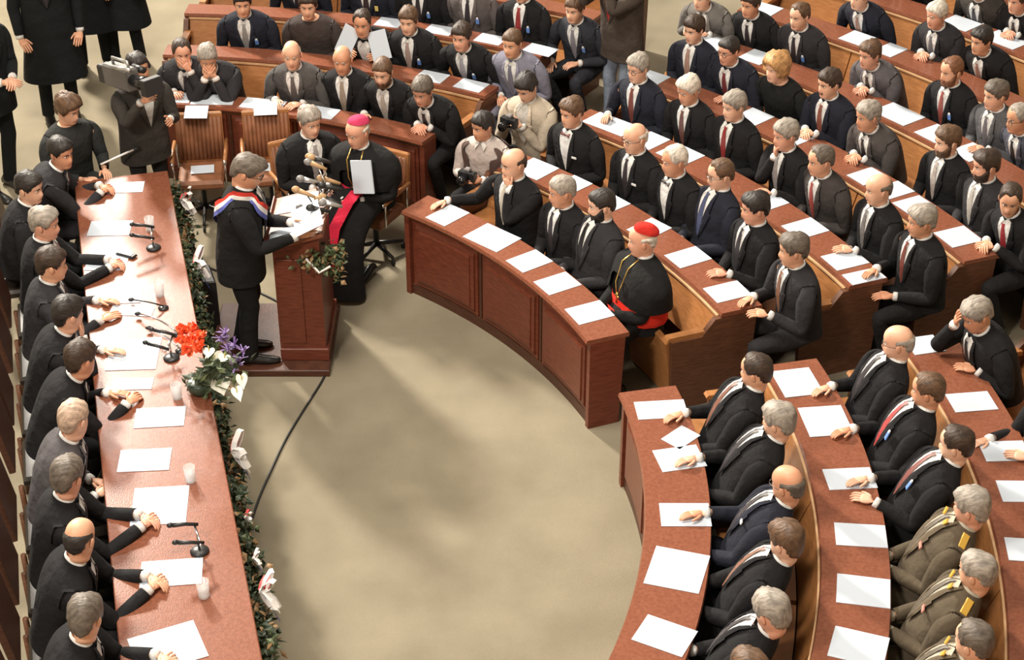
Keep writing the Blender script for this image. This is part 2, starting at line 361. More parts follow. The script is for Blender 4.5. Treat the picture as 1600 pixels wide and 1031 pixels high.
def person(pos, heading, label, lean=0, pose='sit', seat=.43, sc=1.0, look=None, yaw=0, hp=8, hair='full', hc='db', tone=None,
           suit=BLK, shirt=(.80, .80, .79), tie=(.05, .03, .04), bow=False, hands=('lap', 'lap'), glasses=False, beard=None, twist=0,
           trouser=None, collar=True, extra=(), hroll=0, seed=None, group=None, vest=None, jacket=True, nofeet=False):
    NP[0] += 1; seed = seed or NP[0]; rr = random.Random(seed * 13 + 5)
    tone = SKINS[seed % len(SKINS)] if tone is None else tone
    rz = R(heading - 90)
    T = empty('person', (pos[0], pos[1], 0), rz); T.scale = (sc, sc, sc)
    tag(T, label, 'person', group)
    fg = Fig(); fg.T = T
    standing = pose == 'stand'
    hip = np.array([0, 0, .93 if standing else (seat / sc + .10)])
    if pose == 'kneel': hip = np.array([0, 0, .50])
    SL = .53
    # spine
    svals = [-.42, -.22, -.07, .08, .25, .42, .58, .68, .78, .88, .945, 1.0, 1.05]
    fr = {}
    def frame(s_):
        # integrate lean from 0..s
        n = 8; p = hip.copy()
        for i in range(n):
            q = (i + .5) / n * s_; l = R(lean) * (.55 + .75 * max(0, min(q, 1)))
            if s_ < 0: l = R(lean) * .3 if not standing else 0
            p = p + (SL * s_ / n) * np.array([0, math.sin(l), math.cos(l)])
        l = R(lean) * (.55 + .75 * max(0, min(s_, 1)))
        if s_ < 0: l = R(lean) * .3 if not standing else 0
        tw = R(twist) * smooth(0, 1, s_)
        up = np.array([0, math.sin(l), math.cos(l)]); X = np.array([math.cos(tw), math.sin(tw), 0]); X = nrm(X - up * (X @ up)); Y = np.cross(up, X)
        return p, X, Y, up
    def ring(s_, kx=1, ky=1):
        p, X, Y, up = frame(s_); a, b = tor(s_); out = []
        for i in range(16):
            t = 2 * math.pi * i / 16; c, n = math.cos(t), math.sin(t)
            x = a * kx * math.copysign(abs(c) ** .85, c); y = b * ky * math.copysign(abs(n) ** .85, n)
            out.append(p + X * x + Y * y)
        return out
    def front(s_, x, off):
        p, X, Y, up = frame(s_); a, b = tor(s_); q = min(.98, abs(x) / a)
        return p + X * x + Y * (b * (1 - q ** 2.35) ** (1 / 2.35) + off)
    # head transform
    pN, XN, YN, uN = frame(1.0)
    if look is not None:
        # world target -> local yaw
        lx, ly = look[0] - pos[0], look[1] - pos[1]; yw = math.degrees(math.atan2(ly, lx)) - heading
        yaw = max(-72, min(72, (yw + 180) % 360 - 180))
    l = lean * .55; ndir = np.array([0, math.sin(R(l)), math.cos(R(l))])
    Hr = np.array(Matrix.Rotation(R(yaw), 3, 'Z') @ Matrix.Rotation(R(hroll), 3, 'Y') @ Matrix.Rotation(R(-hp), 3, 'X'))
    Hc = pN + ndir * .134 + np.array([0, .018, 0]) + Hr @ np.array([0, .012, 0])
    fg.Hc = Hc; fg.Hr = Hr; fg.front = front; fg.frame = frame
    # ---------------- arms: IK
    def hand_target(side, spec):
        sx = 1 if side == 'R' else -1
        if isinstance(spec, (tuple, list)): return np.array(spec[:3], float), (spec[3] if len(spec) > 3 else 'rest')
        if spec == 'lap': return np.array([sx * (.085 + rr.uniform(-.02, .03)), .27 + rr.uniform(-.03, .03), hip[2] + .115]), 'rest'
        if spec == 'claspl': return np.array([sx * .055, .27, hip[2] + .13]), 'clasp'
        if spec == 'desk': return np.array([sx * (.12 + rr.uniform(-.03, .03)), .33, (DESK_Z + .022) / sc]), 'rest'
        if spec == 'clasp': return np.array([sx * .055, .33, (DESK_Z + .04) / sc]), 'clasp'
        if spec == 'table': return np.array([sx * (.13 + rr.uniform(-.02, .02)), .42, (DESK_Z + .022) / sc]), 'rest'
        if spec == 'tclasp': return np.array([sx * .055, .53, (DESK_Z + .04) / sc]), 'clasp'
        if spec == 'edge': return np.array([sx * (.13 + rr.uniform(-.03, .03)), .235, (DESK_Z + .022) / sc]), 'rest'
        if spec == 'claspb': return np.array([sx * .055, .20, hip[2] + .150]), 'clasp'
        if spec == 'chin': return Hc + Hr @ np.array([sx * .03, .085, -.185]), 'chin'
        if spec == 'face': return Hc + Hr @ np.array([sx * .045, .12, -.13]), 'face'
        if spec == 'brow': return Hc + Hr @ np.array([sx * .085, .135, -.055]), 'face'
        if spec == 'side': return np.array([sx * .25, .06, hip[2] - .12]), 'rest'
        return np.array([sx * .1, .3, hip[2] + .12]), 'rest'
    arms = {}
    for side, spec in zip('LR', hands):
        sx = 1 if side == 'R' else -1
        p, X, Y, up = frame(.80); Sh = p + X * sx * .200 + up * .002
        Tg, shape = hand_target(side, spec); l1, l2 = .295, .265
        if not standing: Sh = Sh + Y * .035 * smooth(.25, .55, Tg[1] - Sh[1] + .15)
        d = Tg - Sh; D = np.linalg.norm(d)
        if D > .995 * (l1 + l2): k = D / (.995 * (l1 + l2)); l1 *= k; l2 *= k
        dn = d / D; a = (l1 * l1 - l2 * l2 + D * D) / (2 * D); h = math.sqrt(max(0, l1 * l1 - a * a))
        pole = np.array([sx * .55, -.35, -1.0]) if shape not in ('chin', 'face') else np.array([sx * .45, .15, -1.0])
        pole = nrm(pole - dn * (pole @ dn)); El = Sh + dn * a + pole * h
        arms[side] = (Sh, El, Tg, shape, sx, X)
    fg.arms = arms
    def arm_path(side, to_wrist=1.0):
        Sh, El, W, shape, sx, X = arms[side]; u = nrm(El - Sh); f_ = nrm(W - El); L1 = np.linalg.norm(El - Sh); L2 = np.linalg.norm(W - El)
        Xo = X * sx; pts = [Sh + Xo * .014 + u * .020, Sh + Xo * .016 + u * .080, Sh + u * L1 * .42 + Xo * .008, Sh + u * L1 * .72, El - u * .035, El + nrm(u - f_) * .006, El + f_ * .035, El + f_ * L2 * .35, El + f_ * L2 * .68, El + f_ * L2 * to_wrist]
        return pts
    def arm_frames(side, pts):
        Sh, El, W, shape, sx, X = arms[side]; fr_ = []; prev = None
        for i in range(len(pts)):
            d = nrm(pts[min(i + 1, len(pts) - 1)] - pts[max(i - 1, 0)])
            if i == 0: d = nrm(X * sx * .8 + nrm(El - Sh) * .8)
            if prev is None:
                ref = X * sx * .35 + np.array([0, 0, 1.0]); e = nrm(ref - d * (ref @ d))
            else: e = nrm(prev - d * (prev @ d))
            g = np.cross(e, d) * sx; fr_.append((d, e, g)); prev = e
        return fr_
    # boundary order: bottom-back, bottom-mid, bottom-front, mid-front, top-front, top-mid, top-back, mid-back
    AANG = [225, 180, 135, 90, 45, 0, -45, -90]
    def arm_ring(c, fr_, ra, rb=None):
        d, e, g = fr_; rb = rb or ra
        return [c + e * ra * math.cos(R(t)) + g * rb * math.sin(R(t)) for t in AANG]
    def upper(mbd, ss, k, armr, wr, kx=1, ky=1, topcap=False):
        """torso rings ss + both arm tubes with radii armr; returns last arm ring start indices"""
        base = len(mbd.v)
        for s_ in ss: mbd.v += [tuple(p) for p in ring(s_, kx, ky)]
        j0 = ss.index(.68); fs = []
        skipR = {(j, i) for j in (j0, j0 + 1) for i in (15, 0)}; skipL = {(j, i) for j in (j0, j0 + 1) for i in (7, 8)}
        for j in range(len(ss) - 1):
            for i in range(16):
                if (j, i) in skipR or (j, i) in skipL: continue
                fs.append((base + j * 16 + i, base + j * 16 + (i + 1) % 16, base + (j + 1) * 16 + (i + 1) % 16, base + (j + 1) * 16 + i))
        ends = {}
        for side in 'RL':
            sx = 1 if side == 'R' else -1
            cols = [15, 0, 1] if side == 'R' else [9, 8, 7]   # back, mid, front
            id_ = lambda j, q: base + (j0 + j) * 16 + cols[q]
            loop = [id_(0, 0), id_(0, 1), id_(0, 2), id_(1, 2), id_(2, 2), id_(2, 1), id_(2, 0), id_(1, 0)]
            pts = arm_path(side, wr); frs = arm_frames(side, pts); prev = loop
            for q, (c, f3) in enumerate(zip(pts, frs)):
                b = len(mbd.v); mbd.v += [tuple(p) for p in arm_ring(c, f3, armr[q])]; cur = [b + z for z in range(8)]
                for z in range(8):
                    fc = (prev[z], prev[(z + 1) % 8], cur[(z + 1) % 8], cur[z]); fs.append(fc if sx < 0 else fc[::-1])
                prev = cur
            ends[side] = (prev, frs[-1], pts[-1])
        mbd.f += fs; mbd.m += [0] * len(fs)
        return base, ends
    # ---------------- body (one continuous skin)
    B = MB()
    ss = [-.07, .08, .25, .42, .58, .68, .78, .88, .945, 1.0]
    base, ends = upper(B, ss, 1, [.052, .052, .047, .043, .040, .040, .039, .038, .034, .026], 1.0, .86, .84)
    last = [base + (len(ss) - 1) * 16 + i for i in range(16)]
    for ri in range(len(HEAD)):
        vs = []
        for i in range(16):
            k = (i - 4) % 16; k = k if k <= 8 else k - 16
            off = OFF[abs(k)] * (1 if k >= 0 else -1); p = headpt(ri, off)
            p = p + np.array([0, NOSE.get(abs(k), {}).get(ri, 0), 0])
            wv = Hr @ p + Hc
            if ri == 0:
                q = np.array(ring(1.0, .8, .8)[i]) + ndir * .03; wv = wv * .5 + q * .5
            vs.append(wv)
        b = len(B.v); B.v += [tuple(p) for p in vs]; cur = [b + i for i in range(16)]
        for i in range(16): B.f.append((last[i], last[(i + 1) % 16], cur[(i + 1) % 16], cur[i])); B.m.append(0)
        last = cur
    b = len(B.v); B.v.append(tuple(Hr @ np.array([0, -.008, .119]) + Hc))
    for i in range(16): B.f.append((last[i], last[(i + 1) % 16], b)); B.m.append(0)
    # pelvis bottom cap
    B.f.append(tuple(base + i for i in range(15, -1, -1))); B.m.append(0)
    for sx in (1, -1):   # ears
        B.ell(Hr @ np.array([sx * .079, -.012, -.012]) + Hc, (.009, .019, .032), 8, 5, 0, Hr @ rot3(0, sx * 10, sx * -18))
    cuffs = []
    for side in 'LR':
        loop, f3, wp = ends[side]; Sh, El, W, shape, sx, X = arms[side]; fdir = nrm(W - El)
        upv = np.array([0, 0, 1.0])
        if shape == 'chin': h = nrm(Hr @ np.array([-sx * .25, .05, 1.0])); n = Hr @ np.array([sx * .3, 1, 0.1]); curl = 62
        elif shape == 'face': h = nrm(Hr @ np.array([-sx * .55, -.15, 1.0])); n = Hr @ np.array([sx * .5, 1, .2]); curl = 22
        elif shape == 'clasp': h = nrm(np.array([-sx * .75, .75, -.05])); n = np.array([sx * .35, .25, 1.0]); curl = 42
        elif shape == 'hold': h = nrm(fdir * .5 + np.array([-sx * .15, .5, .1])); n = np.array([sx * .9, .1, .45]); curl = 48
        else: h = nrm(np.array([fdir[0] * .5 - sx * .18, fdir[1] * .8 + .35, fdir[2] * .25])); n = np.array([sx * .25, 0, 1.0]); curl = 24 + rr.uniform(0, 16)
        n = nrm(n - h * (n @ h)); lat = np.cross(h, n)
        # choose index shift so the arm ring meets the hand ring without twist
        d, e, g = f3; best = 0; bv = 9
        for sh in range(8):
            er = 0
            for z in range(8):
                t = R(AANG[(z + sh) % 8]); pv = n * math.cos(t) + lat * math.sin(t) * -sx * -1
                er -= (np.array(B.v[loop[z]]) - wp) @ pv
            if er < bv: bv = er; best = sh
        prev = loop
        for dist, ra, rb in ((.022, .021, .029), (.048, .018, .038), (.075, .017, .042), (.094, .013, .038)):
            vs = [wp + h * dist + n * ra * math.cos(R(AANG[(z + best) % 8])) + lat * sx * rb * math.sin(R(AANG[(z + best) % 8])) for z in range(8)]
            b = len(B.v); B.v += [tuple(p) for p in vs]; cur = [b + z for z in range(8)]
            for z in range(8):
                fc = (prev[z], prev[(z + 1) % 8], cur[(z + 1) % 8], cur[z]); B.f.append(fc if sx < 0 else fc[::-1]); B.m.append(0)
            prev = cur
        B.f.append(tuple(prev) if sx < 0 else tuple(prev[::-1])); B.m.append(0)
        th = -sx   # thumb side along lat
        for q, (lf, ln) in enumerate(((-1.45, .054), (-.5, .068), (.48, .074), (1.45, .064))):
            o = wp + h * .080 + lat * th * lf * .0195; dd = h.copy(); pts = [o, o + dd * .02]; ca = curl * (1.0 + .12 * (1 - q))
            for z in range(3):
                c, s_ = math.cos(R(ca * (.55 + .35 * z))), math.sin(R(ca * (.55 + .35 * z)))
                dd = nrm(h * c - n * s_) if z == 0 else nrm(h * math.cos(R(ca * (.55 + .6 * z))) - n * math.sin(R(ca * (.55 + .6 * z))))
                pts.append(pts[-1] + dd * ln * (.42, .33, .25)[z])
            B.tube(pts, [.010, .0098, .0092, .0084, .0065], 6)
        o = wp + h * .028 + lat * th * .026; tdir = nrm(h * .75 + lat * th * .6 - n * .25)
        B.tube([o, o + tdir * .034, o + nrm(tdir + h * .35) * .062, o + nrm(tdir + h * .6 - n * .1) * .084], [.0125, .0115, .0105, .0075], 6)
        if collar:   # cuff ring
            fd = nrm(W - El); q0 = W - fd * .030; q1 = W + fd * .004
            cuffs.append(MB()); cuffs[-1].tube([q0, q0 * .5 + q1 * .5, q1], [.034, .0350, .0335], 10, cap=True)
    # ---------------- legs
    legs = {}
    for sx in (1, -1):
        hj = hip + np.array([sx * .09, 0, -.03])
        if pose == 'sit':
            kn = np.array([sx * (.13 + rr.uniform(-.02, .05)), .43, (hip[2] - .015)]); an = np.array([sx * .12, .24 + rr.uniform(-.05, .05), .10])
        elif pose == 'kneel':
            kn = np.array([sx * .14, .34, .52 if sx > 0 else .10]); an = np.array([sx * .13, .30, .10]) if sx > 0 else np.array([sx * .13, -.10, .12])
        else:
            kn = np.array([sx * .10, .03, .50]); an = np.array([sx * .11, -.02 + sx * .03, .09])
        legs[sx] = (hj, kn, an)
    fg.legs = legs
    tr = MB(); rs = [.25, .08, -.07]
    for s_ in rs: tr.v += [tuple(p) for p in ring(s_, .97, .97)]
    for j in range(2):
        for i in range(16): tr.f.append((j * 16 + (i + 1) % 16, j * 16 + i, (j + 1) * 16 + i, (j + 1) * 16 + (i + 1) % 16)); tr.m.append(0)
    lb = 32; pf = np.array(tr.v[lb + 4]); pb = np.array(tr.v[lb + 12]); cb = len(tr.v)
    for t in (.28, .5, .72): tr.v.append(tuple(pf * (1 - t) + pb * t + np.array([0, 0, -.045])))
    LA = [-90, -67.5, -45, -22.5, 0, 22.5, 45, 67.5, 90, 125, 180, 235]
    for sx in (1, -1):
        hj, kn, an = legs[sx]
        if sx > 0: loop = [lb + i for i in (12, 13, 14, 15, 0, 1, 2, 3, 4)] + [cb, cb + 1, cb + 2]
        else: loop = [lb + i for i in (12, 11, 10, 9, 8, 7, 6, 5, 4)] + [cb, cb + 1, cb + 2]
        u = nrm(kn - hj); f_ = nrm(an - kn)
        path = [hj + u * .10, hj * .55 + kn * .45, kn - u * .06, kn + nrm(u - f_) * .015, kn + f_ * .07, kn * .5 + an * .5, an + f_ * .03]
        rad = [.098, .085, .070, .066, .064, .060, .058]
        dirs = [u, u, u, nrm(u + f_), f_, f_, f_]; prev = loop; X = np.array([1.0, 0, 0])
        for c, r_, d in zip(path, rad, dirs):
            fwd = np.cross(X, d) ; fwd = nrm(fwd) ; eo = nrm(X - d * (X @ d)); fwd = np.cross(d, eo) * -1 if True else fwd
            # front of the leg: +y when d is down, +z when d is forward
            fwd = nrm(np.cross(eo, d)) * -1 if (np.cross(eo, d) @ np.array([0, 1.0, 1.0])) < 0 else nrm(np.cross(eo, d))
            b = len(tr.v); tr.v += [tuple(c + eo * sx * r_ * math.cos(R(a)) + fwd * r_ * math.sin(R(a))) for a in LA]; cur = [b + z for z in range(12)]
            for z in range(12):
                fc = (prev[z], prev[(z + 1) % 12], cur[(z + 1) % 12], cur[z]); tr.f.append(fc[::-1] if sx > 0 else fc); tr.m.append(0)
            prev = cur
    body = B.build('body', skin(tone), T, True, 1)
    fg.body = body
    sm = cloth(suit)
    if 'robe' in extra:
        rb = MB(); kd = .62 if 'desk' in extra else 1.0
        path = [(0, 0, hip[2] + .10), (0, .10, hip[2] + .06), (0, .28, hip[2] + .03), (0, .44, hip[2] - .03), (0, .53, hip[2] - .16), (0, .56, .22), (0, .58, .03)]
        if standing: path = [(0, 0, hip[2] + .1), (0, 0, .6), (0, 0, .03)]
        wd = [.19, .21, .23, .24, .25, .27, .30]; hg = [.15, .14, .125, .12, .13, .16, .19]
        for i, p in enumerate(path):
            if i == 0: path = [(a, b * kd, c) for a, b, c in path]
            p = path[i]
            d = nrm(np.array(path[min(i + 1, len(path) - 1)]) - np.array(path[max(0, i - 1)])); up = nrm(np.cross(np.array([1.0, 0, 0]), d))
            for k in range(16):
                t = 2 * math.pi * k / 16; fold = 1 + (.05 * math.sin(3 * t + i) + .04 * math.sin(5 * t))
                rb.v.append(tuple(np.array(p) + np.array([1, 0, 0]) * wd[i] * math.cos(t) * fold + up * hg[i] * (kd if i > 3 else 1) * math.sin(t) * fold))
        for i in range(len(path) - 1):
            for k in range(16): rb.f.append((i * 16 + k, i * 16 + (k + 1) % 16, (i + 1) * 16 + (k + 1) % 16, (i + 1) * 16 + k)); rb.m.append(0)
        rb.build('robe_skirt', sm, T, True, 1)
    else:
        tr.build('trousers', cloth(trouser) if trouser else sm, T, True, 1)
    for sx in (1, -1):
        hj, kn, an = legs[sx]
        sh = MB(); yr = 0
        for (y, w_, h_, zz) in ((-.085, .028, .06, .045), (-.07, .038, .085, .05), (.0, .042, .10, .055), (.06, .045, .07, .04), (.12, .048, .055, .032), (.17, .040, .045, .028), (.195, .020, .03, .024)):
            for k in range(8):
                t = 2 * math.pi * k / 8 + math.pi / 8
                sh.v.append((an[0] + w_ * math.cos(t), an[1] + y, max(.004, an[2] - .10 + zz + h_ / 2 * math.sin(t) * 1.05)))
        for i in range(6):
            for k in range(8): sh.f.append((i * 8 + (k + 1) % 8, i * 8 + k, (i + 1) * 8 + k, (i + 1) * 8 + (k + 1) % 8)); sh.m.append(0)
        sh.f += [tuple(range(8)), tuple(48 + k for k in range(7, -1, -1))]; sh.m += [0, 0]
        sh.build('shoe', plain('shoe_leather', (.012, .011, .010), .3), T, True)
    # ---------------- jacket
    J = MB()
    js = ([-1.05, -.70] if 'coat' in extra else []) + ([-.42, -.22] if standing else []) + [-.07, .08, .25, .42, .58, .68, .78, .88, .945]
    kk = 1.04
    fat = 1.05 + rr.uniform(-.03, .09)
    rad = [.084, .088, .081, .069, .066, .068, .063, .059, .053, .047]
    base, ends = upper(J, js, 1, rad, .93 if collar else .98, fat * 1.03, fat * 1.02)
    b = len(J.v); J.v += [tuple(np.array(p)) for p in ring(1.0, .98, .98)]; l0 = base + (len(js) - 1) * 16
    for i in range(16): J.f.append((l0 + i, l0 + (i + 1) % 16, b + (i + 1) % 16, b + i)); J.m.append(0)
    if collar:
        b2 = len(J.v); pc, Xc, Yc, uc = frame(1.0)
        for i in range(16):
            t = 2 * math.pi * i / 16; sn = math.sin(t); J.v.append(tuple(pc + Xc * .074 * math.cos(t) + Yc * (.073 * sn + .003) + uc * (.012 - .016 * sn)))
        for i in range(16): J.f.append((b + i, b + (i + 1) % 16, b2 + (i + 1) % 16, b2 + i)); J.m.append(0)
    jk = J.build('jacket' if jacket else 'shirt', sm, T, True)
    md = jk.modifiers.new('relax', 'SMOOTH'); md.factor = .45; md.iterations = 3
    md = jk.modifiers.new('s', 'SUBSURF'); md.levels = 2; md.render_levels = 2
    oo = .006 + .132 * (fat * 1.02 - 1)
    # ---------------- shirt front, tie, lapels, collar
    if collar:
        bot = .30 if 'cassock' not in extra else .9
        SV = np.linspace(bot, .985, 10); sp = MB()
        def vw(s_): return max(.002, .070 * ((s_ - bot) / (.93 - bot)) ** .8) if s_ < .93 else .070 - (s_ - .93) * .30
        if 'cassock' not in extra and 'closed' not in extra:
            for s_ in SV:
                for x in (-1, -.5, 0, .5, 1): sp.v.append(tuple(front(s_, x * vw(s_), oo + .002)))
            for i in range(9):
                for k in range(4): sp.f.append((i * 5 + k, i * 5 + k + 1, (i + 1) * 5 + k + 1, (i + 1) * 5 + k)); sp.m.append(0)
        sp.build('shirt_front', cloth(shirt, 's'), T, True) if sp.f else None
        sp = MB(); p, X, Y, up = frame(1.0)
        for (ra, rb, hb, hf) in ((.0690, .0680, .000, -.016), (.0640, .0640, .036, .012), (.0600, .0600, .036, .012), (.058, .058, .0, -.01)):
            for i in range(16):
                t = 2 * math.pi * i / 16; sn = math.sin(t)
                sp.v.append(tuple(p + X * ra * math.cos(t) + Y * (rb * sn + .004) + up * (hb + (hf - hb) * (sn + 1) / 2)))
        for j in range(3):
            for i in range(16): sp.f.append((j * 16 + i, j * 16 + (i + 1) % 16, (j + 1) * 16 + (i + 1) % 16, (j + 1) * 16 + i)); sp.m.append(0)
        if 'cassock' not in extra:
            for sx in (1, -1):    # collar points
                a = front(1.0, sx * .030, oo + .010) + np.array([0, 0, .018]); b_ = front(1.0, sx * .006, oo + .012); c_ = front(.90, sx * .046, oo + .009); d_ = front(.97, sx * .062, oo + .006)
                q = len(sp.v); sp.v += [tuple(p) for p in (a, b_, c_, d_)]; sp.f.append((q, q + 1, q + 2, q + 3) if sx < 0 else (q + 3, q + 2, q + 1, q)); sp.m.append(0)
        sp.build('shirt_collar', cloth(shirt, 's'), T, True)
        for cf in cuffs: cf.build('cuff', cloth(shirt, 's'), T, True)
        if tie is not None and 'cassock' not in extra:
            tm = noisy('tie_%02x%02x%02x' % tuple(int(c * 255) for c in tie), tuple(c * .7 for c in tie), tie, 60, .5)
            tb = MB()
            if bow:
                for sx in (1, -1):
                    tb.add([front(.955, sx * .006, oo + .022), front(.985, sx * .045, oo + .020), front(.925, sx * .045, oo + .020), front(.955, sx * .045, oo + .028)], [(0, 1, 3), (0, 3, 2), (0, 2, 1)] if sx > 0 else [(1, 0, 3), (3, 0, 2), (2, 0, 1)])
                tb.ell(front(.955, 0, oo + .024), (.010, .008, .011), 8, 5); tb.build('bow_tie', tm, T)
            else:
                tv = [(.965, .018, .018), (.925, .013, .016), (.88, .018, .010), (.75, .025, .008), (.6, .031, .008), (.45, .036, .008), (bot + .02, .036, .007)]
                for s_, w_, of in tv:
                    w2 = min(w_, vw(s_) + .002)
                    for x in (-1, 0, 1): tb.v.append(tuple(front(s_, x * w2, oo + of + (.004 if x == 0 else 0))))
                for i in range(len(tv) - 1):
                    for k in range(2): tb.f.append((i * 3 + k + 1, i * 3 + k, (i + 1) * 3 + k, (i + 1) * 3 + k + 1)); tb.m.append(0)
                tb.build('tie', tm, T, True)
        if 'cassock' not in extra and 'closed' not in extra:
            for sx in (1, -1):
                lp = MB(); LV = [(bot - .02, .004, .007), (.42, .030, .008), (.55, .044, .009), (.66, .054, .009), (.70, .056, .009), (.705, .040, .009), (.80, .036, .010), (.88, .026, .010), (.945, .016, .009), (1.0, .010, .008)]
                for s_, w_, of in LV:
                    x0 = vw(max(s_, bot)) - .004; 
                    for q, x in enumerate((x0, x0 + w_ * .5, x0 + w_)): lp.v.append(tuple(front(s_, sx * x, oo + of - (.007 if q == 2 else 0))))
                for i in range(len(LV) - 1):
                    for k in range(2):
                        fc = (i * 3 + k, i * 3 + k + 1, (i + 1) * 3 + k + 1, (i + 1) * 3 + k); lp.f.append(fc if sx > 0 else fc[::-1]); lp.m.append(0)
                lp.build('lapel', cloth(tuple(c * 1.35 for c in suit), 'l'), T, False)
    # ---------------- head details (head space)
    def hs(vs): return [Hr @ np.array(p) + Hc for p in vs]
    if hair:
        v_, f_ = hair_mesh(hair, seed); m = MB(); m.add(hs(v_), f_); m.build('hair', hairmat(HC[hc] if isinstance(hc, str) else hc), T, True)
    if beard:
        v_, f_ = beard_mesh(beard); m = MB(); m.add(hs(v_), f_); bc = HC[hc] if isinstance(hc, str) else hc
        m.build('moustache' if beard == 'moustache' else 'beard', hairmat(bc), T, True)
    for sx in (1, -1):
        m = MB(); c = np.array([sx * .031, .0760, .001])
        m.ell(Hr @ c + Hc, (.0125, .008, .0068), 10, 6, 0, Hr); m.ell(Hr @ (c + np.array([0, .0050, 0])) + Hc, (.0058, .0040, .0058), 8, 5, 1, Hr)
        m.build('eye', [EYEW, EYED], T, True)
        m = MB(); m.tube(hs([(sx * .013, .0935, .0165), (sx * .028, .0905, .0205), (sx * .044, .0775, .0165)]), [.0034, .0042, .0022], 5)
        bc = HC[hc] if isinstance(hc, str) else hc; m.build('eyebrow', hairmat(tuple(c_ * .8 for c_ in bc)), T, True)
    m = MB(); m.tube(hs([(-.022, .0855, -.0712), (-.010, .0945, -.0695), (0, .0965, -.0705), (.010, .0945, -.0695), (.022, .0855, -.0712)]), [.0018, .0046, .0046, .0046, .0018], 6); m.build('mouth', LIPS, T, True)
    if glasses:
        m = MB(); gm = plain('spectacle_frame', (.03, .02, .015), .3)
        for sx in (1, -1):
            m.tube(hs([(sx * .032 + .021 * math.cos(t), .099 - .25 * abs(.021 * math.cos(t)) * (1 if math.cos(t) * sx > 0 else 0), -.004 + .017 * math.sin(t)) for t in [2 * math.pi * k / 12 for k in range(12)]]), .0022, 5, closed=True)
            m.tube(hs([(sx * .053, .094, .002), (sx * .079, .04, .004), (sx * .081, -.012, .0)]), .002, 5)
        m.tube(hs([(-.011, .102, .0), (.011, .102, .0)]), .002, 5); m.build('spectacles', gm, T)
    # ---------------- extras
    if 'badge' in extra:
        m = MB(); c = front(.58, -.105, oo + .016); p, X, Y, up = frame(.58); Mx = np.c_[X, Y, up]
        m.box(c, (.034, .006, .055), Mx, 0); m.box(c + up * .033, (.018, .008, .018), Mx, 1); m.build('name_badge', [plain('badge_blue', (.13, .26, .62), .4), WHITE], T)
    if 'badgey' in extra:
        m = MB(); c = front(.58, -.105, oo + .016); p, X, Y, up = frame(.58); m.box(c, (.034, .006, .055), np.c_[X, Y, up]); m.build('name_badge', plain('badge_yellow', (.75, .6, .2), .4), T)
    if 'pocket' in extra:
        m = MB(); p, X, Y, up = frame(.62); m.box(front(.62, -.105, oo + .012), (.05, .008, .016), np.c_[X, Y, up] @ rot3(0, 8, 0)); m.build('pocket_square', WHITE, T)
    if 'cap' in extra or 'capp' in extra:
        m = MB(); vs = []; NC = 24; rws = [(13.25, -.004), (13.7, .004), (14.3, .007), (15, .008)]
        # skull cap seated towards the back of the crown
        Rt = rot3(22, 0, 0)
        for ri, t in rws:
            for c in range(NC): p = headpt(ri, -180 + 360 * c / NC); vs.append(Rt @ (p + nrm(p) * (t + .012)))
        vs.append(Rt @ np.array([0, -.008, .136])); fs = [(i * NC + c, i * NC + (c + 1) % NC, (i + 1) * NC + (c + 1) % NC, (i + 1) * NC + c) for i in range(3) for c in range(NC)] + [(3 * NC + c, 3 * NC + (c + 1) % NC, 4 * NC) for c in range(NC)]
        m.add(hs(vs), fs); m.build('skull_cap', cloth((.62, .03, .02) if 'cap' in extra else (.72, .06, .16), 'c'), T, True)
        rc = (.72, .035, .02) if 'cap' in extra else (.62, .02, .06)
        m = MB()   # sash round the waist
        rg = []
        for s_, k in ((.12, 1.10), (.16, 1.13), (.32, 1.13), (.37, 1.09)): rg.append(ring(s_, fat * k, fat * k + .03))
        for r_ in rg: m.v += [tuple(p) for p in r_]
        for j in range(3):
            for i in range(16): m.f.append((j * 16 + i, j * 16 + (i + 1) % 16, (j + 1) * 16 + (i + 1) % 16, (j + 1) * 16 + i)); m.m.append(0)
        # hanging tail over the lap
        tl = [front(.2, -.03, .05), np.array([-.05, .26, hip[2] + .205]), np.array([-.05, .40 * kd, hip[2] + .165]), np.array([-.05, .60 * kd, hip[2] + .04]), np.array([-.05, .72 * kd, .30])]
        for p in tl: m.v += [tuple(p + np.array([-.05, 0, 0])), tuple(p + np.array([.05, 0, 0]))]
        q = 64
        for i in range(4): m.f.append((q + i * 2, q + i * 2 + 1, q + i * 2 + 3, q + i * 2 + 2)); m.m.append(0)
        m.build('sash', cloth(rc, 'c'), T, True)
        m = MB()
        for sx in (1, -1): m.tube([front(1.0, sx * .055, .02), front(.88, sx * .062, .034), front(.6, sx * .045, .046), front(.44, sx * .008, .048)], .0055, 6)
        c = front(.40, 0, .048); p, X, Y, up = frame(.40); Mx = np.c_[X, Y, up]
        m.box(c, (.014, .008, .085), Mx); m.box(c + up * .015, (.055, .008, .014), Mx); m.build('pectoral_cross', GOLD, T, True)
    if 'cassock' in extra:      # short shoulder cape
        m = MB(); cs = ((.40, 1.40, 1.30), (.56, 1.38, 1.22), (.70, 1.36, 1.16), (.79, 1.31, 1.13), (.885, 1.16, 1.10), (.945, 1.08, 1.06), (1.0, 1.02, 1.02))
        for q, (s_, ka, kb) in enumerate(cs):
            for i, P in enumerate(ring(s_, fat * ka, fat * kb)): m.v.append(tuple(np.array(P) + np.array([0, 0, .010 * math.sin(i * 2.4) if q == 0 else 0])))
        for j in range(6):
            for i in range(16):
                if i in (3, 4) and j < 2: continue
                m.f.append((j * 16 + i, j * 16 + (i + 1) % 16, (j + 1) * 16 + (i + 1) % 16, (j + 1) * 16 + i)); m.m.append(0)
        m.build('shoulder_cape', sm, T, True, 1)
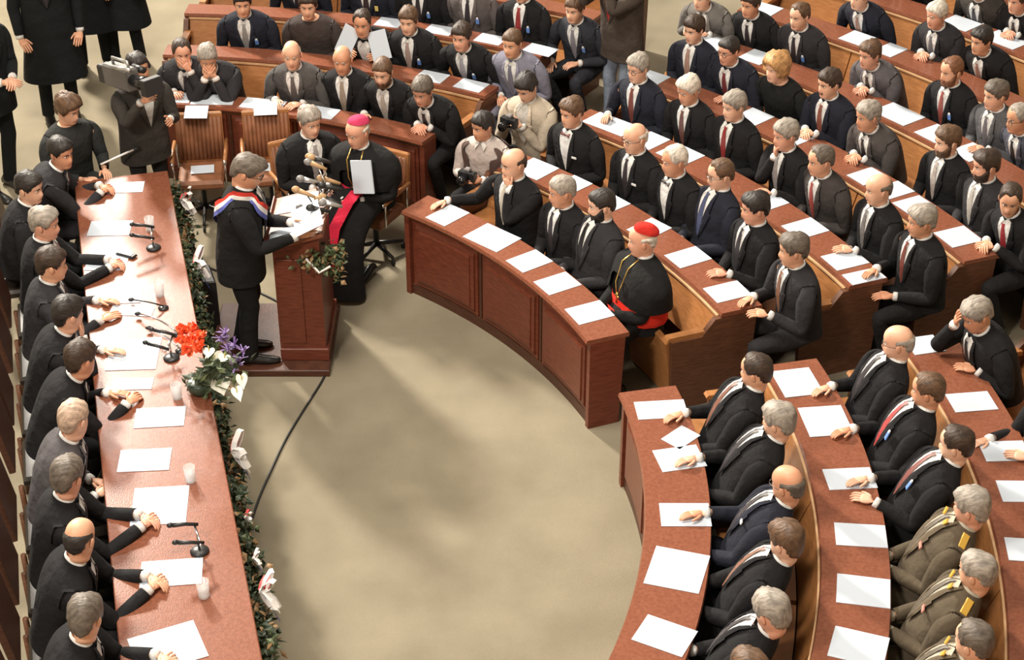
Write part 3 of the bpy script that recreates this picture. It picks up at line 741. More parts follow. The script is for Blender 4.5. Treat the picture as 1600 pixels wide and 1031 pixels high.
    if 'sashdiag' in extra:
        # tricolour sash over the right shoulder to the left hip, closed round the back
        for q, (cl, o0) in enumerate((((.62, .05, .035), .034), ((.82, .80, .78), 0), ((.10, .12, .40), -.034))):
            m = MB(); n = 40; pts = []
            for i in range(n):
                t = 2 * math.pi * i / n        # 0 front .. pi back
                sv = .62 + .42 * math.sin(t); s2 = min(.965, sv); p, X, Y, up = frame(s2); a, b_ = tor(s2)
                ca, sa = math.sin(t), math.cos(t)
                a2 = a * fat * 1.03 + .016; b2 = b_ * fat * 1.02 + .014
                x = a2 * math.copysign(abs(ca) ** .85, ca); y = b2 * math.copysign(abs(sa) ** .85, sa)
                P = p + X * x + Y * y; nr = nrm(X * ca / a2 + Y * sa / b2)
                pts.append((P, nr))
            for i in range(n):
                P, nr = pts[i]; d = nrm(pts[(i + 1) % n][0] - pts[i - 1][0]); wv = np.cross(nr, d)
                if q == 0: pass
                m.v += [tuple(P + wv * -(o0 - .017) + nr * .004), tuple(P + wv * -(o0 + .017) + nr * .004)]
            for i in range(n):
                j = (i + 1) % n; m.f.append((i * 2, i * 2 + 1, j * 2 + 1, j * 2)); m.m.append(0)
            m.build('sash_stripe', cloth(cl, 'c'), T, True)
    if 'vest' in extra:
        m = MB(); vs_ = [-.07, .08, .25, .42, .58, .68, .78, .88, .945]
        for s_ in vs_: m.v += [tuple(p) for p in ring(s_, fat * 1.10, fat * 1.16)]
        for j in range(8):
            for i in range(16):
                if (i in (3, 4) and j > 2) or (i in (2, 5) and j > 5) or (i in (15, 0, 7, 8) and j > 3): continue
                m.f.append((j * 16 + i, j * 16 + (i + 1) % 16, (j + 1) * 16 + (i + 1) % 16, (j + 1) * 16 + i)); m.m.append(0)
        m.build('vest', cloth(vest), T, True, 1)
    if 'epaulette' in extra:
        for sx in (1, -1):
            m = MB(); p, X, Y, up = frame(.88)
            m.box(p + X * sx * .135 + up * .035, (.10, .045, .012), np.c_[X, Y, up] @ rot3(0, sx * 32, 0), ch=.004); m.build('epaulette', plain('gold_braid', (.62, .38, .06), .45), T)
        m = MB(); p, X, Y, up = frame(.60); m.box(front(.60, -.10, oo + .012), (.06, .008, .02), np.c_[X, Y, up]); m.build('medal_ribbon', plain('ribbon_red', (.6, .25, .2), .6), T)
        for sx in (1, -1):
            m = MB(); m.box(front(.93, sx * .060, oo + .02), (.03, .008, .045), np.c_[X, Y, up] @ rot3(0, sx * 30, 0)); m.build('collar_patch', plain('gold_braid', (.62, .38, .06), .45), T)
    if 'headphones' in extra:
        m = MB(); m.tube(hs([(.088 * math.cos(t), -.005, .136 * math.sin(t) - .005) for t in np.linspace(0, math.pi, 13)]), .008, 6)
        for sx in (1, -1): m.lathe([(.030, -.012), (.034, 0), (.028, .012)], Hr @ np.array([sx * .090, -.008, -.012]) + Hc, 10, 0, Hr @ rot3(0, 90, 0))
        m.build('headphones', BLACKM, T, True)
    return fg
def to_world(fg, p):
    T = fg.T; c, s_ = math.cos(T.rotation_euler.z), math.sin(T.rotation_euler.z); k = T.scale[0]
    return np.array([T.location.x + k * (c * p[0] - s_ * p[1]), T.location.y + k * (s_ * p[0] + c * p[1]), k * p[2]])
SPK = (-1.75, 10.5)
WHO = []
def solve_seat(u, v, hipfn, head_fn, sc, seat=.43):
    """find the place along the row and the lean that put the head at the photo's spot on that row"""
    best = None
    for lean in np.arange(-27, 33, 1.5):
        hx = 0; hz = seat / sc + .10; s_ = 0
        for i in range(8):
            l = R(lean) * (.55 + .75 * (i + .5) / 8); hx += .53 / 8 * math.sin(l); hz += .53 / 8 * math.cos(l)
        l = R(lean * .55); hx += .134 * math.sin(l) + .03; hz += .134 * math.cos(l)
        hx *= sc; hz *= sc
        for a in head_fn(u, v, hz):
            P, dr = hipfn(a); H = (P[0] + dr[0] * hx, P[1] + dr[1] * hx, hz); q = px(H); e = math.hypot(q[0] - u, q[1] - v) + .15 * abs(lean - 4)
            if best is None or e < best[0]: best = (e, a, lean, q)
    return best
def row_person(k, u, v, label, who=None, hoff=.58, sc=.96, tw=None, **kw):
    r = RAD[k] + hoff
    def hipfn(a): return pol(r, a), (-math.cos(R(a)), -math.sin(R(a)))
    def cand(u, v, hz):
        q = at(u, v, hz); a = topol(q[0], q[1])[1]; return [a + d for d in np.arange(-4, 4.01, .25)]
    e, a, lean, q = solve_seat(u, v, hipfn, cand, sc)
    P = pol(r, a); hd = a + 180
    kw.setdefault('look', SPK); yw = math.degrees(math.atan2(kw['look'][1] - P[1], kw['look'][0] - P[0])) - hd if kw['look'] else 0
    yw = (yw + 180) % 360 - 180
    f = person(P, hd, label, lean=lean, sc=sc, twist=(max(-14, min(14, yw * .3)) if tw is None else tw), **kw)
    f.who = who or label; WHO.append((f, to_world(f, f.Hc))); return f

# ------------------------------------------------------------------ people in the curved rows
RED = (.30, .03, .03); BLU = (.08, .10, .20); SIL = (.35, .33, .33); DRK = (.03, .025, .03); BRT = (.22, .10, .06)
rp = row_person; GP = 'delegates seated in the curved rows'
K = dict(group=GP)
# front row of the middle block
rp(1, 803, 255, 'balding man with hand on chin and arm stretched along front desk', 'the man with hand on chin', hair='bald', hc='db', hands=('chin', (.50, .33, .785)), tie=(.55, .5, .42), suit=BLK, **K)
M1a = WHO[-1][0]
rp(1, 880, 298, 'grey-haired man between chin-holding man and bearded man at front desk', 'the grey-haired front-desk man', hair='short', hc='gr', hands=('claspl', 'claspl'), suit=BLK, tie=DRK, **K)
rp(1, 940, 320, 'dark-bearded man in charcoal suit beside the cardinal', 'the bearded man beside the cardinal', hair='short', hc='bk', beard='full', hands=('lap', 'lap'), suit=CHAR, tie=BLK, **K)
rp(1, 1005, 375, 'cardinal in black cassock with bright red skullcap and red sash', 'the cardinal', hair='bald', hc='wh', hands=((-.05, .30, .70, 'clasp'), (.05, .30, .70, 'clasp')), suit=(.010, .010, .011), extra=('cap', 'cassock', 'robe', 'desk'), **K)
# second row
rp(2, 893, 175, 'young man in tuxedo with bow tie and white pocket square', 'the bow-tie man', hair='full', hc='br', bow=True, tie=(.15, .03, .03), extra=('pocket',), suit=BLK, **K)
rp(2, 993, 215, 'balding man with spectacles and white pocket square in second row', 'the man with pocket square', hair='bald', hc='wh', glasses=True, extra=('pocket',), suit=BLK, tie=DRK, **K)
rp(2, 1055, 250, 'white-haired man with bow tie and broad white shirt front', 'the white-haired man with bow tie', hair='recede', hc='wh', bow=True, tie=DRK, suit=BLK, **K)
rp(2, 1127, 272, 'brown-haired man with spectacles and dark blue tie', 'the man in blue tie', hair='recede', hc='br', glasses=True, tie=BLU, suit=NAVY, **K)
rp(2, 1180, 325, 'black-haired man behind the cardinal in dark suit', 'the black-haired second-row man', hair='full', hc='bk', tie=DRK, suit=BLK, hands=('desk', 'lap'), **K)
rp(2, 1240, 390, 'man with grey-brown hair at aisle end of second row', 'the man at the second row\'s end', hair='full', hc='dg', tie=BRT, suit=CHAR, hands=('desk', 'desk'), **K)
# third row
rp(3, 998, 105, 'grey-haired man with spectacles leftmost in third row', 'the leftmost third-row man', hair='full', hc='gr', glasses=True, tie=(.2, .06, .05), suit=NAVY, hands=('lap', 'desk'), **K)
rp(3, 1075, 140, 'white-haired man in dark suit looking down towards the floor', 'the white-haired third-row man', hair='full', hc='wh', hp=14, tie=(.16, .07, .06), suit=BLK, **K)
rp(3, 1147, 165, 'grey-haired man with long red tie in third row', 'the man with long red tie', hair='full', hc='gr', tie=RED, suit=BLK, **K)
rp(3, 1228, 210, 'grey-haired man resting chin on his hand, striped tie', 'the grey man resting his chin', hair='full', hc='gr', hands=('desk', 'chin'), tie=SIL, suit=BLK, **K)
rp(3, 1283, 250, 'man in dark brownish-grey suit with red patterned tie', 'the brownish-grey suit man', hair='recede', hc='dg', tie=(.32, .06, .05), suit=(.05, .043, .042), **K)
rp(3, 1373, 295, 'bald man with dark hair fringe and long grey tie', 'the bald third-row man', hair='bald', hc='dg', tie=(.16, .15, .15), suit=BLK, hands=('desk', 'lap'), **K)
rp(3, 1440, 345, 'grey-haired man with maroon tie at aisle end of third row', 'the third row\'s end man', hair='full', hc='gr', tie=(.16, .04, .03), suit=BLK, hands=('lap', 'desk'), **K)
# fourth row
rp(4, 1085, 45, 'young man with wavy dark hair and light tie, fourth row left', 'the young fourth-row man', hair='full', hc='db', tie=(.4, .25, .2), suit=NAVY, **K)
rp(4, 1140, 78, 'dark-haired man with dark glasses touching neighbour\'s shoulder side', 'the man with dark glasses', hair='short', hc='bk', glasses=True, tie=(.2, .04, .05), suit=NAVY, hands=('desk', 'lap'), **K)
rp(4, 1213, 105, 'blonde woman in black with puffed short hair', 'the blonde woman', hair='woman', hc='bl', collar=False, tie=None, suit=(.011, .012, .012), hands=('lap', 'lap'), tone=SKINS[3], **K)
rp(4, 1295, 130, 'dark-haired man with moustache resting hands on white paper', 'the man with moustache', hair='full', hc='db', beard='moustache', tie=(.3, .1, .07), suit=NAVY, hands=('clasp', 'clasp'), **K)
rp(4, 1358, 180, 'grey-haired man in grey suit leaning forearms on fourth desk', 'the grey-suited leaning man', hair='full', hc='gr', tie=DRK, suit=(.075, .066, .064), hands=('clasp', 'clasp'), **K)
rp(4, 1480, 220, 'bearded brown-haired man in black with wide pale tie', 'the bearded man in pale tie', hair='full', hc='br', beard='full', tie=(.42, .36, .33), suit=BLK, **K)
rp(4, 1540, 258, 'dark bearded man with silver tie second from fourth row end', 'the dark bearded fourth-row man', hair='full', hc='db', beard='full', tie=(.45, .43, .40), suit=CHAR, **K)
rp(4, 1575, 310, 'man with receding dark hair and red tie clasping hands on desk', 'the red-tie man with clasped hands', hair='recede', hc='db', tie=(.35, .03, .04), suit=BLK, hands=('clasp', 'clasp'), look=(2.4, 7.0), hp=16, **K)
# fifth row
rp(5, 1097, -6, 'man in grey patterned jacket at top, leftmost of fifth row', 'the grey-jacket man at top', hair='full', hc='dg', tie=DRK, suit=(.17, .16, .15), hands=('desk', 'desk'), **K)
rp(5, 1172, 6, 'man in black suit at top edge with small lapel pin', 'the black-suited top man', hair='full', hc='db', tie=DRK, suit=BLK, **K)
rp(5, 1250, 24, 'brown-haired man wearing blue badge in fifth row', 'the badge man in fifth row', hair='recede', hc='br', tie=DRK, suit=CHAR, extra=('badge',), **K)
rp(5, 1360, 84, 'brown-haired man in light grey suit with clasped hands', 'the light grey suit man', hair='full', hc='br', tie=(.04, .04, .035), suit=(.115, .105, .115), hands=('clasp', 'clasp'), **K)
rp(5, 1488, 110, 'red-bearded man wearing blue badge over dark suit', 'the red-bearded man', hair='recede', hc='rd', beard='full', tie=(.3, .08, .07), suit=BLK, extra=('badge',), **K)
rp(5, 1555, 148, 'dark-haired man in mid grey suit near right edge', 'the mid grey suit man', hair='full', hc='dg', tie=(.13, .12, .13), suit=(.10, .10, .108), hands=('desk', 'lap'), **K)
rp(5, 1592, 184, 'man with spectacles in blue-grey suit at right edge', 'the blue-grey suit man', hair='recede', hc='gr', glasses=True, tie=BLK, suit=(.07, .075, .10), **K)
# sixth and seventh rows
rp(6, 1330, 40, 'black-haired young man with pale shirt in sixth row', 'the young sixth-row man', hair='full', hc='bk', tie=(.35, .22, .18), suit=NAVY, **K)
rp(6, 1465, 22, 'white-haired man in charcoal suit with raised clasped hands', 'the white-haired sixth-row man', hair='full', hc='wh', tie=(.18, .18, .2), suit=CHAR, hands=('clasp', 'clasp'), **K)
rp(6, 1532, 68, 'dark-haired man with patterned tie near top right corner', 'the top right dark-haired man', hair='full', hc='bk', tie=(.35, .2, .16), suit=BLK, **K)
rp(7, 1290, -35, 'man in brown suit with yellow tie cut by top edge', 'the brown suit man', hair='full', hc='dg', tie=(.6, .45, .15), suit=(.14, .10, .075), **K)
rp(7, 1400, -26, 'dark-suited man with blue badge cut by top edge', 'the top-edge badge man', hair='full', hc='bk', tie=DRK, suit=BLK, extra=('badge',), **K)
rp(7, 1528, -22, 'man with blue badge in topmost row beside corner', 'the topmost badge man', hair='full', hc='dg', tie=DRK, suit=(.045, .04, .036), extra=('badge',), **K)
rp(7, 1592, 4, 'dark-suited man at the top right corner of picture', 'the corner man', hair='full', hc='db', tie=DRK, suit=BLK, hands=('clasp', 'clasp'), **K)
# lower right block
rp(1, 1180, 580, 'man with thinning dark hair at far end of lower right desk', 'the far-end lower man', hair='recede', hc='db', tie=(.2, .08, .05), suit=BLK, hands=('lap', 'edge'), hoff=.55, **K)
rp(1, 1222, 658, 'silver-haired man in black second along lower right desk', 'the silver-haired lower man', hair='full', hc='gr', tie=DRK, suit=BLK, hands=('lap', 'edge'), hoff=.55, **K)
rp(1, 1258, 755, 'bald man with spectacles reaching to lower right desk', 'the bald lower man', hair='bald', hc='dg', glasses=True, tie=DRK, suit=NAVY, hands=('lap', 'edge'), extra=('pocket',), hoff=.55, **K)
rp(1, 1262, 850, 'brown-haired man with brown tie at lower right desk', 'the brown-haired lower man', hair='full', hc='br', tie=BRT, suit=BLK, hoff=.55, **K)
rp(1, 1240, 968, 'round grey-haired head of man near bottom edge', 'the round grey-haired man', hair='full', hc='gr', tie=DRK, suit=BLK, hp=20, hands=('claspb', 'claspb'), hoff=.55, **K)
rp(1, 1195, 1062, 'man below bottom edge showing only one hand on desk', 'the man at the bottom edge', hair='full', hc='br', tie=DRK, suit=BLK, hands=('lap', 'edge'), hoff=.55, **K)
rp(2, 1403, 535, 'bald grey man with dark-rimmed spectacles behind long white papers', 'the spectacled man', hair='bald', hc='gr', glasses=True, tie=DRK, suit=BLK, hands=('lap', 'edge'), hoff=.55, **K)
rp(2, 1450, 610, 'brown-haired man with red tie and blue badge, lower right', 'the red tie badge man', hair='recede', hc='br', tie=(.40, .05, .05), suit=BLK, extra=('badge',), hands=('lap', 'edge'), hoff=.55, **K)
rp(2, 1510, 690, 'dark-haired man with blue badge beside the officers', 'the badge man beside the officers', hair='recede', hc='db', tie=(.2, .06, .05), suit=BLK, extra=('badge',), hands=('edge', 'edge'), hoff=.55, **K)
OLV = (.105, .082, .055)
rp(2, 1545, 790, 'grey-haired army officer in brown uniform, farthest of three officers', 'the farthest officer', hair='full', hc='gr', tie=OLV, shirt=(.5, .45, .36), suit=OLV, hands=('claspb', 'claspb'), extra=('epaulette',), hoff=.55, **K)
rp(2, 1555, 892, 'army officer in brown uniform with gold collar patches, middle of three', 'the middle officer', hair='short', hc='gr', tie=OLV, shirt=(.5, .45, .36), suit=OLV, hands=('claspb', 'claspb'), extra=('epaulette',), hoff=.55, **K)
rp(2, 1540, 1006, 'army officer at bottom edge, nearest of three brown uniforms', 'the nearest officer', hair='recede', hc='dg', tie=OLV, shirt=(.5, .45, .36), suit=OLV, hands=('claspb', 'claspb'), extra=('epaulette',), hoff=.55, **K)
rp(3, 1525, 490, 'grey-haired man holding his forehead in one hand', 'the man holding his forehead', hair='full', hc='gr', tie=DRK, suit=BLK, hands=('edge', 'brow'), hp=26, look=(.5, 8.6), hoff=.55, **K)
rp(3, 1640, 612, 'man past the right edge with hand on third desk', 'the man past the right edge', hair='full', hc='db', tie=DRK, suit=BLK, hands=('edge', (.10, .42, .77)), hoff=.55, **K)
# upper left block
rp(2, 283, 82, 'man with hand over mouth beside cameraman at upper left', 'the man covering his mouth', hair='recede', hc='db', tie=DRK, suit=CHAR, hands=('face', 'desk'), hoff=.50, **K)
rp(2, 322, 92, 'grey man covering his face with both hands', 'the man covering his face', hair='full', hc='gr', tie=DRK, suit=CHAR, hands=('face', 'face'), hp=20, hoff=.50, **K)
rp(2, 455, 85, 'large bald man in grey suit with white shirt', 'the large bald man', hair='bald', hc='wh', tie=(.12, .11, .11), suit=(.085, .08, .08), hands=('desk', 'desk'), hoff=.50, **K)
rp(2, 535, 92, 'white-haired bald man in dark suit with light tie', 'the white-haired bald man', hair='bald', hc='wh', tie=(.35, .28, .22), suit=BLK, hoff=.50, **K)
rp(2, 597, 112, 'brown-bearded man in black suit behind the bishop', 'the brown-bearded man', hair='short', hc='br', beard='full', tie=(.5, .46, .42), suit=BLK, hands=('lap', 'desk'), hp=14, hoff=.50, **K)
rp(2, 660, 141, 'grey-templed man clasping hands at desk end above the bishop', 'the man clasping hands at desk end', hair='full', hc='dg', tie=DRK, suit=BLK, hands=('clasp', 'clasp'), hp=18, hoff=.50, **K)
rp(3, 378, 4, 'man with blue badge cut by top edge, upper left', 'the upper left badge man', hair='full', hc='bk', tie=(.3, .3, .3), suit=NAVY, extra=('badge',), hoff=.50, **K)
rp(3, 480, 8, 'person in brown patterned jacket beside white-paper holder', 'the brown jacket person', hair='full', hc='db', collar=False, tie=None, suit=(.055, .042, .040), hoff=.50, **K)
rp(3, 565, 36, 'man holding two white papers up before his badge', 'the man holding papers', hair='recede', hc='db', tie=None, suit=BLK, hands=((-.16, .26, .80, 'hold'), (.16, .26, .80, 'hold')), extra=('badge',), hoff=.50, **K)
HOLD = WHO[-1][0]
rp(3, 637, 32, 'brown-haired man with light tie and blue badge, second desk', 'the brown-haired badge man', hair='full', hc='br', tie=(.4, .3, .27), suit=BLK, extra=('badge',), hoff=.50, **K)
rp(3, 720, 57, 'young dark-haired man with silver tie and blue badge', 'the young badge man', hair='full', hc='db', tie=(.35, .35, .4), suit=BLK, extra=('badge',), hoff=.50, **K)
rp(3, 800, 67, 'man in lavender grey suit at aisle end, upper middle', 'the lavender suit man', hair='short', hc='br', tie=(.2, .2, .27), suit=(.20, .20, .26), hoff=.50, **K)
rp(4, 460, -52, 'dark-suited man above top edge, left of yellow badge', 'the top-left dark suit', hair='full', hc='db', tie=DRK, suit=NAVY, extra=('badge',), hoff=.50, **K)
rp(4, 572, -50, 'dark-suited man with yellow badge cut by top edge', 'the yellow badge man', hair='full', hc='db', tie=DRK, suit=NAVY, extra=('badgey',), hoff=.50, **K)
rp(4, 655, -40, 'dark-suited man with blue badge cut by top edge, upper middle', 'the top-edge blue badge', hair='full', hc='db', tie=DRK, suit=BLK, extra=('badge',), hoff=.50, **K)
rp(4, 735, -32, 'man in brown-grey jacket with badge cut by top edge', 'the brown-grey jacket', hair='full', hc='db', tie=DRK, suit=(.10, .085, .085), extra=('badge',), hoff=.50, **K)
rp(4, 815, -18, 'man with dark red tie and badge at top edge', 'the dark red tie man', hair='full', hc='db', tie=RED, suit=BLK, extra=('badge',), hoff=.50, **K)
rp(4, 897, 14, 'dark-suited man with silver tie sitting at the aisle, top middle', 'the aisle man with silver tie', hair='full', hc='br', tie=(.25, .24, .28), suit=(.03, .032, .042), extra=('badge',), hands=('lap', (.2, .3, .62)), hoff=.50, **K)

# ------------------------------------------------------------------ presiding table on the left
E0, E1 = at(262, 268, DESK_Z)[:2], at(410, 1031, DESK_Z)[:2]
TD = nrm(np.r_[E1 - E0, 0])[:2]; TN = np.array([-TD[1], TD[0]])       # along towards camera, and towards the carpet
if TN[0] < 0: TN = -TN
TW = .72
def tpt(s_, o): return E0 + TD * s_ + TN * o
TH = math.degrees(math.atan2(TN[1], TN[0]))
def tab_person(u, v, label, who, hoff=1.04, sc=.97, **kw):
    def hipfn(s_): return tpt(s_, -hoff), TN
    def cand(u, v, hz):
        q = at(u, v, hz)[:2] - E0; s0 = q @ TD; return [s0 + d for d in np.arange(-.4, .401, .04)]
    e, s_, lean, q = solve_seat(u, v, hipfn, cand, sc)
    kw.setdefault('look', SPK)
    f = person(hipfn(s_)[0], TH, label, lean=lean, sc=sc, group='officials seated at the presiding table', **kw)
    f.who = who; f.s = s_; f.hoff = hoff; WHO.append((f, to_world(f, f.Hc))); return f
PRES = [
 tab_person(95, 237, 'dark-haired official with forearms on far end of presiding table', 'the far-end official', hair='full', hc='bk', hands=('tclasp', 'tclasp'), suit=CHAR, tie=(.2, .05, .06)),
 tab_person(45, 292, 'dark-haired official at left edge, second from table\'s far end', 'the second official', hoff=1.2, hair='full', hc='bk', suit=BLK),
 tab_person(70, 348, 'grey-haired official with clasped hands, third from far end', 'the grey third official', hair='full', hc='gr', hands=('tclasp', 'tclasp'), suit=BLK, tie=RED),
 tab_person(82, 412, 'dark-haired official resting hand on paper, fourth from far end', 'the fourth official', hair='full', hc='db', hands=('table', 'table'), suit=CHAR),
 tab_person(106, 490, 'dark-haired official touching his mouth beside the flowers', 'the official touching his mouth', hair='full', hc='bk', hands=('table', 'chin'), suit=BLK),
 tab_person(128, 560, 'brown-haired official in front of the flower bouquet', 'the brown-haired official', hair='full', hc='db', hands=('table', 'tclasp'), suit=BLK),
 tab_person(116, 655, 'bald white-haired official in mid grey suit', 'the bald official in grey', hair='short', hc=(.50, .36, .27), hands=('lap', 'lap'), suit=(.095, .088, .095)),
 tab_person(108, 745, 'official with greying brown hair below the grey suit', 'the greying official', hair='full', hc='dg', hands=('tclasp', 'tclasp'), suit=BLK, hp=16),
 tab_person(126, 842, 'official with bald crown and black side hair', 'the official with bald crown', hair='bald', hc='bk', hands=('tclasp', 'tclasp'), suit=BLK, hp=18),
 tab_person(135, 966, 'nearest official with combed grey-brown hair at bottom left', 'the nearest official', hair='full', hc='dg', hands=('tclasp', 'tclasp'), suit=BLK, hp=20)]

# ------------------------------------------------------------------ the speaker and the people on the open floor
spk = person((-1.92, 10.52), 4, 'speaker in black suit with red white blue sash at lectern', lean=7, pose='stand', sc=.95, yaw=-6, hp=24, hair='full', hc='dg', glasses=True, suit=(.009, .009, .011), tie=DRK,
             hands=((.02, .35, 1.16, 'hold'), (.17, .37, 1.13, 'hold')), extra=('sashdiag',))
spk.T.location.z = .055; spk.T.scale = (.97, 1.12, .95)
WHO.append((spk, to_world(spk, spk.Hc)))
def floor_person(u, v, hipxy, heading, label, seat, sc=.97, **kw):
    return person(hipxy, heading, label, seat=seat, sc=sc, **kw)
man = person((-1.62, 12.16), -62, 'dark-suited man seated beside the bishop behind the lectern', lean=10, sc=.97, hair='full', hc='gr', suit=BLK, tie=SIL, hands=('claspl', 'claspl'), yaw=8, hp=10, seat=.46)
bis = person((-1.12, 11.97), -118, 'bishop in black cassock with pink skullcap holding white folder', lean=9, sc=.97, hair='bald', hc='wh', glasses=False, suit=(.010, .010, .011), hands=((-.08, .26, .70, 'hold'), (.05, .30, .68, 'rest')), extra=('capp', 'cassock', 'robe'), yaw=-14, hp=14, seat=.46)
cmn = person((-2.95, 12.46), -52, 'television cameraman with shoulder camera and headphones', pose='stand', lean=4, sc=.93, hair='full', hc='bk', suit=(.045, .042, .036), shirt=(.6, .6, .58), tie=None, hands=((-.07, .40, 1.22, 'hold'), (.16, .38, 1.44, 'hold')), trouser=(.02, .02, .02), extra=('headphones',), yaw=0, hp=0, hroll=6, tone=SKINS[2], beard='moustache')
boy = person((-3.52, 12.22), -40, 'curly-haired young man in dark jacket behind table\'s far end', seat=.52, lean=8, sc=.97, hair='curly', hc='br', suit=(.03, .032, .032), collar=False, tie=None, hands=('desk', 'lap'), yaw=10, hp=18)
kn = person((-.18, 12.36), -120, 'crouching photographer in brown vest and white shirt with camera', pose='kneel', lean=8, sc=.90, hair='full', hc='bk', suit=(.55, .48, .45), trouser=BLK, shirt=(.72, .7, .68), tie=None, vest=(.10, .062, .055), hands=((-.10, .30, .74, 'hold'), (.10, .30, .74, 'hold')), extra=('vest', 'closed'), yaw=-20, hp=8, collar=True)
bg_ = person((.20, 12.96), -125, 'crouching photographer in beige jacket holding camera above bow-tie man', pose='kneel', lean=12, sc=.97, hair='full', hc='bk', suit=(.50, .43, .34), trouser=BLK, shirt=(.6, .58, .54), tie=None, hands=((-.06, .30, .86, 'hold'), (.10, .30, .86, 'hold')), yaw=0, hp=26, collar=True)
jn = person((.98, 14.35), -140, 'standing photographer in brown jacket, red shirt and pale jeans', pose='stand', lean=4, sc=1.0, hair='full', hc='db', suit=(.075, .058, .048), trouser=(.26, .31, .40), shirt=(.55, .04, .04), tie=None, hands=((-.08, .25, 1.50, 'hold'), (.10, .25, 1.48, 'hold')), yaw=0, hp=5)
for (u, v, hd, lab) in ((98, 184, -70, 'tall man in black suit standing at upper left with one shoe visible'),
                        (8, 300, -35, 'man in black coat standing at far left edge, hands crossed'),
                        (150, 106, -80, 'black-suited man standing behind, left of pair at top left'),
                        (200, 100, -95, 'black-suited man standing behind, right of pair at top left')):
    q = at(u, v, 0)
    person((q[0], q[1]), hd, lab, pose='stand', sc=1.06, hair='full', hc='db', suit=(.008, .010, .012), tie=DRK, hands=('claspl', 'claspl') if 'crossed' in lab else ('side', 'side'), hp=10, extra=('coat',) if 'crossed' not in lab else (), group='men standing at upper left')

# ------------------------------------------------------------------ presiding table
TL = 6.6
def tframe(): return np.array([[TD[0], TN[0], 0], [TD[1], TN[1], 0], [0, 0, 1.0]])
TM = tframe()
def tb(s0, s1, o0, o1, z0, z1, m, ch=0.0):
    c = tpt((s0 + s1) / 2, (o0 + o1) / 2); m.box((c[0], c[1], (z0 + z1) / 2), (abs(s1 - s0), abs(o1 - o0), z1 - z0), TM, ch=ch)
c = tpt(TL / 2, -TW / 2); TBL = empty('presiding_table', (c[0], c[1], 0)); TC = (c[0], c[1], 0)
tag(TBL, 'long mahogany presiding table along left side with evergreen garland front', 'table')
def sub(m, name, mat, par, org, smooth=False, s=0):
    o = m.build(name, mat, None, smooth, s)
    for v in o.data.vertices: v.co.x -= org[0]; v.co.y -= org[1]; v.co.z -= org[2]
    o.parent = par; return o
m = MB(); tb(-.02, TL, -TW, 0, .70, DESK_Z, m, .006); sub(m, 'table_top', MAHOG_TOP, TBL, TC)
m = MB(); tb(.04, TL - .04, -.09, -.06, 0, .70, m); sub(m, 'front_board', MAHOG, TBL, TC)
for s_ in (.02, 1.6, 3.2, 4.8, TL - .06):
    m = MB(); tb(s_, s_ + .04, -TW + .12, -.09, 0, .70, m); sub(m, 'support_panel', MAHOG_DK, TBL, TC)
for i in range(8):
    m = MB(); s0 = .06 + i * .815; tb(s0, s0 + .76, -.06, -.045, .12, .62, m, .006); sub(m, 'raised_panel', MAHOG, TBL, TC)

# garland along the table's front edge
LEAF = noisy('evergreen', (.010, .022, .010), (.045, .065, .028), 30, .6)
LEAF2 = noisy('box_leaf', (.05, .08, .03), (.12, .15, .07), 20, .5)
DRY = noisy('dry_leaf', (.22, .12, .05), (.38, .24, .12), 20, .6)
RIBW = plain('ribbon_white', (.80, .78, .76), .45); RIBR = plain('ribbon_red2', (.62, .05, .05), .45); RIBB = plain('ribbon_blue', (.07, .10, .38), .45)
def leaves(m, pts, n, rr, ln=.055, wd=.018, spread=.05, mi=(0, 0, 0, 1, 2)):
    for _ in range(n):
        t = rr.random() * (len(pts) - 1); i = min(int(t), len(pts) - 2); f = t - i
        p = np.array(pts[i]) * (1 - f) + np.array(pts[i + 1]) * f
        p = p + np.array([rr.gauss(0, spread), rr.gauss(0, spread), rr.gauss(0, spread)]) * .6
        d = nrm([rr.gauss(0, 1), rr.gauss(0, 1), rr.gauss(0, .8) - .3]); sd = nrm(np.cross(d, [rr.gauss(0, 1), rr.gauss(0, 1), 1])); up = np.cross(sd, d)
        L, W = ln * rr.uniform(.6, 1.3), wd * rr.uniform(.6, 1.3)
        m.add([p, p + d * L * .45 + sd * W + up * .004, p + d * L, p + d * L * .45 - sd * W + up * .004, p + d * L * .5 + up * .010], [(0, 1, 4), (1, 2, 4), (2, 3, 4), (3, 0, 4)], rr.choice(mi))
GAR = empty('evergreen_garland', (TC[0], TC[1], 0)); tag(GAR, 'dark evergreen garland with ribbon bows hung along presiding table edge', 'garland')
gr_ = random.Random(3); m = MB(); core = MB(); gp = []
for i in range(67):
    s_ = .02 + i * .0985; ph = (s_ % 1.35) / 1.35; z = .60 - .20 * math.sin(math.pi * ph); q = tpt(s_, .015 + .035 * math.sin(math.pi * ph)); gp.append((q[0], q[1], z))
leaves(m, gp, 4200, gr_, .060, .018, .060)
sub(m, 'foliage', [LEAF, LEAF2, DRY], GAR, TC)['kind'] = 'stuff'
core.tube(gp, .022, 6); sub(core, 'stem_rope', LEAF, GAR, TC)
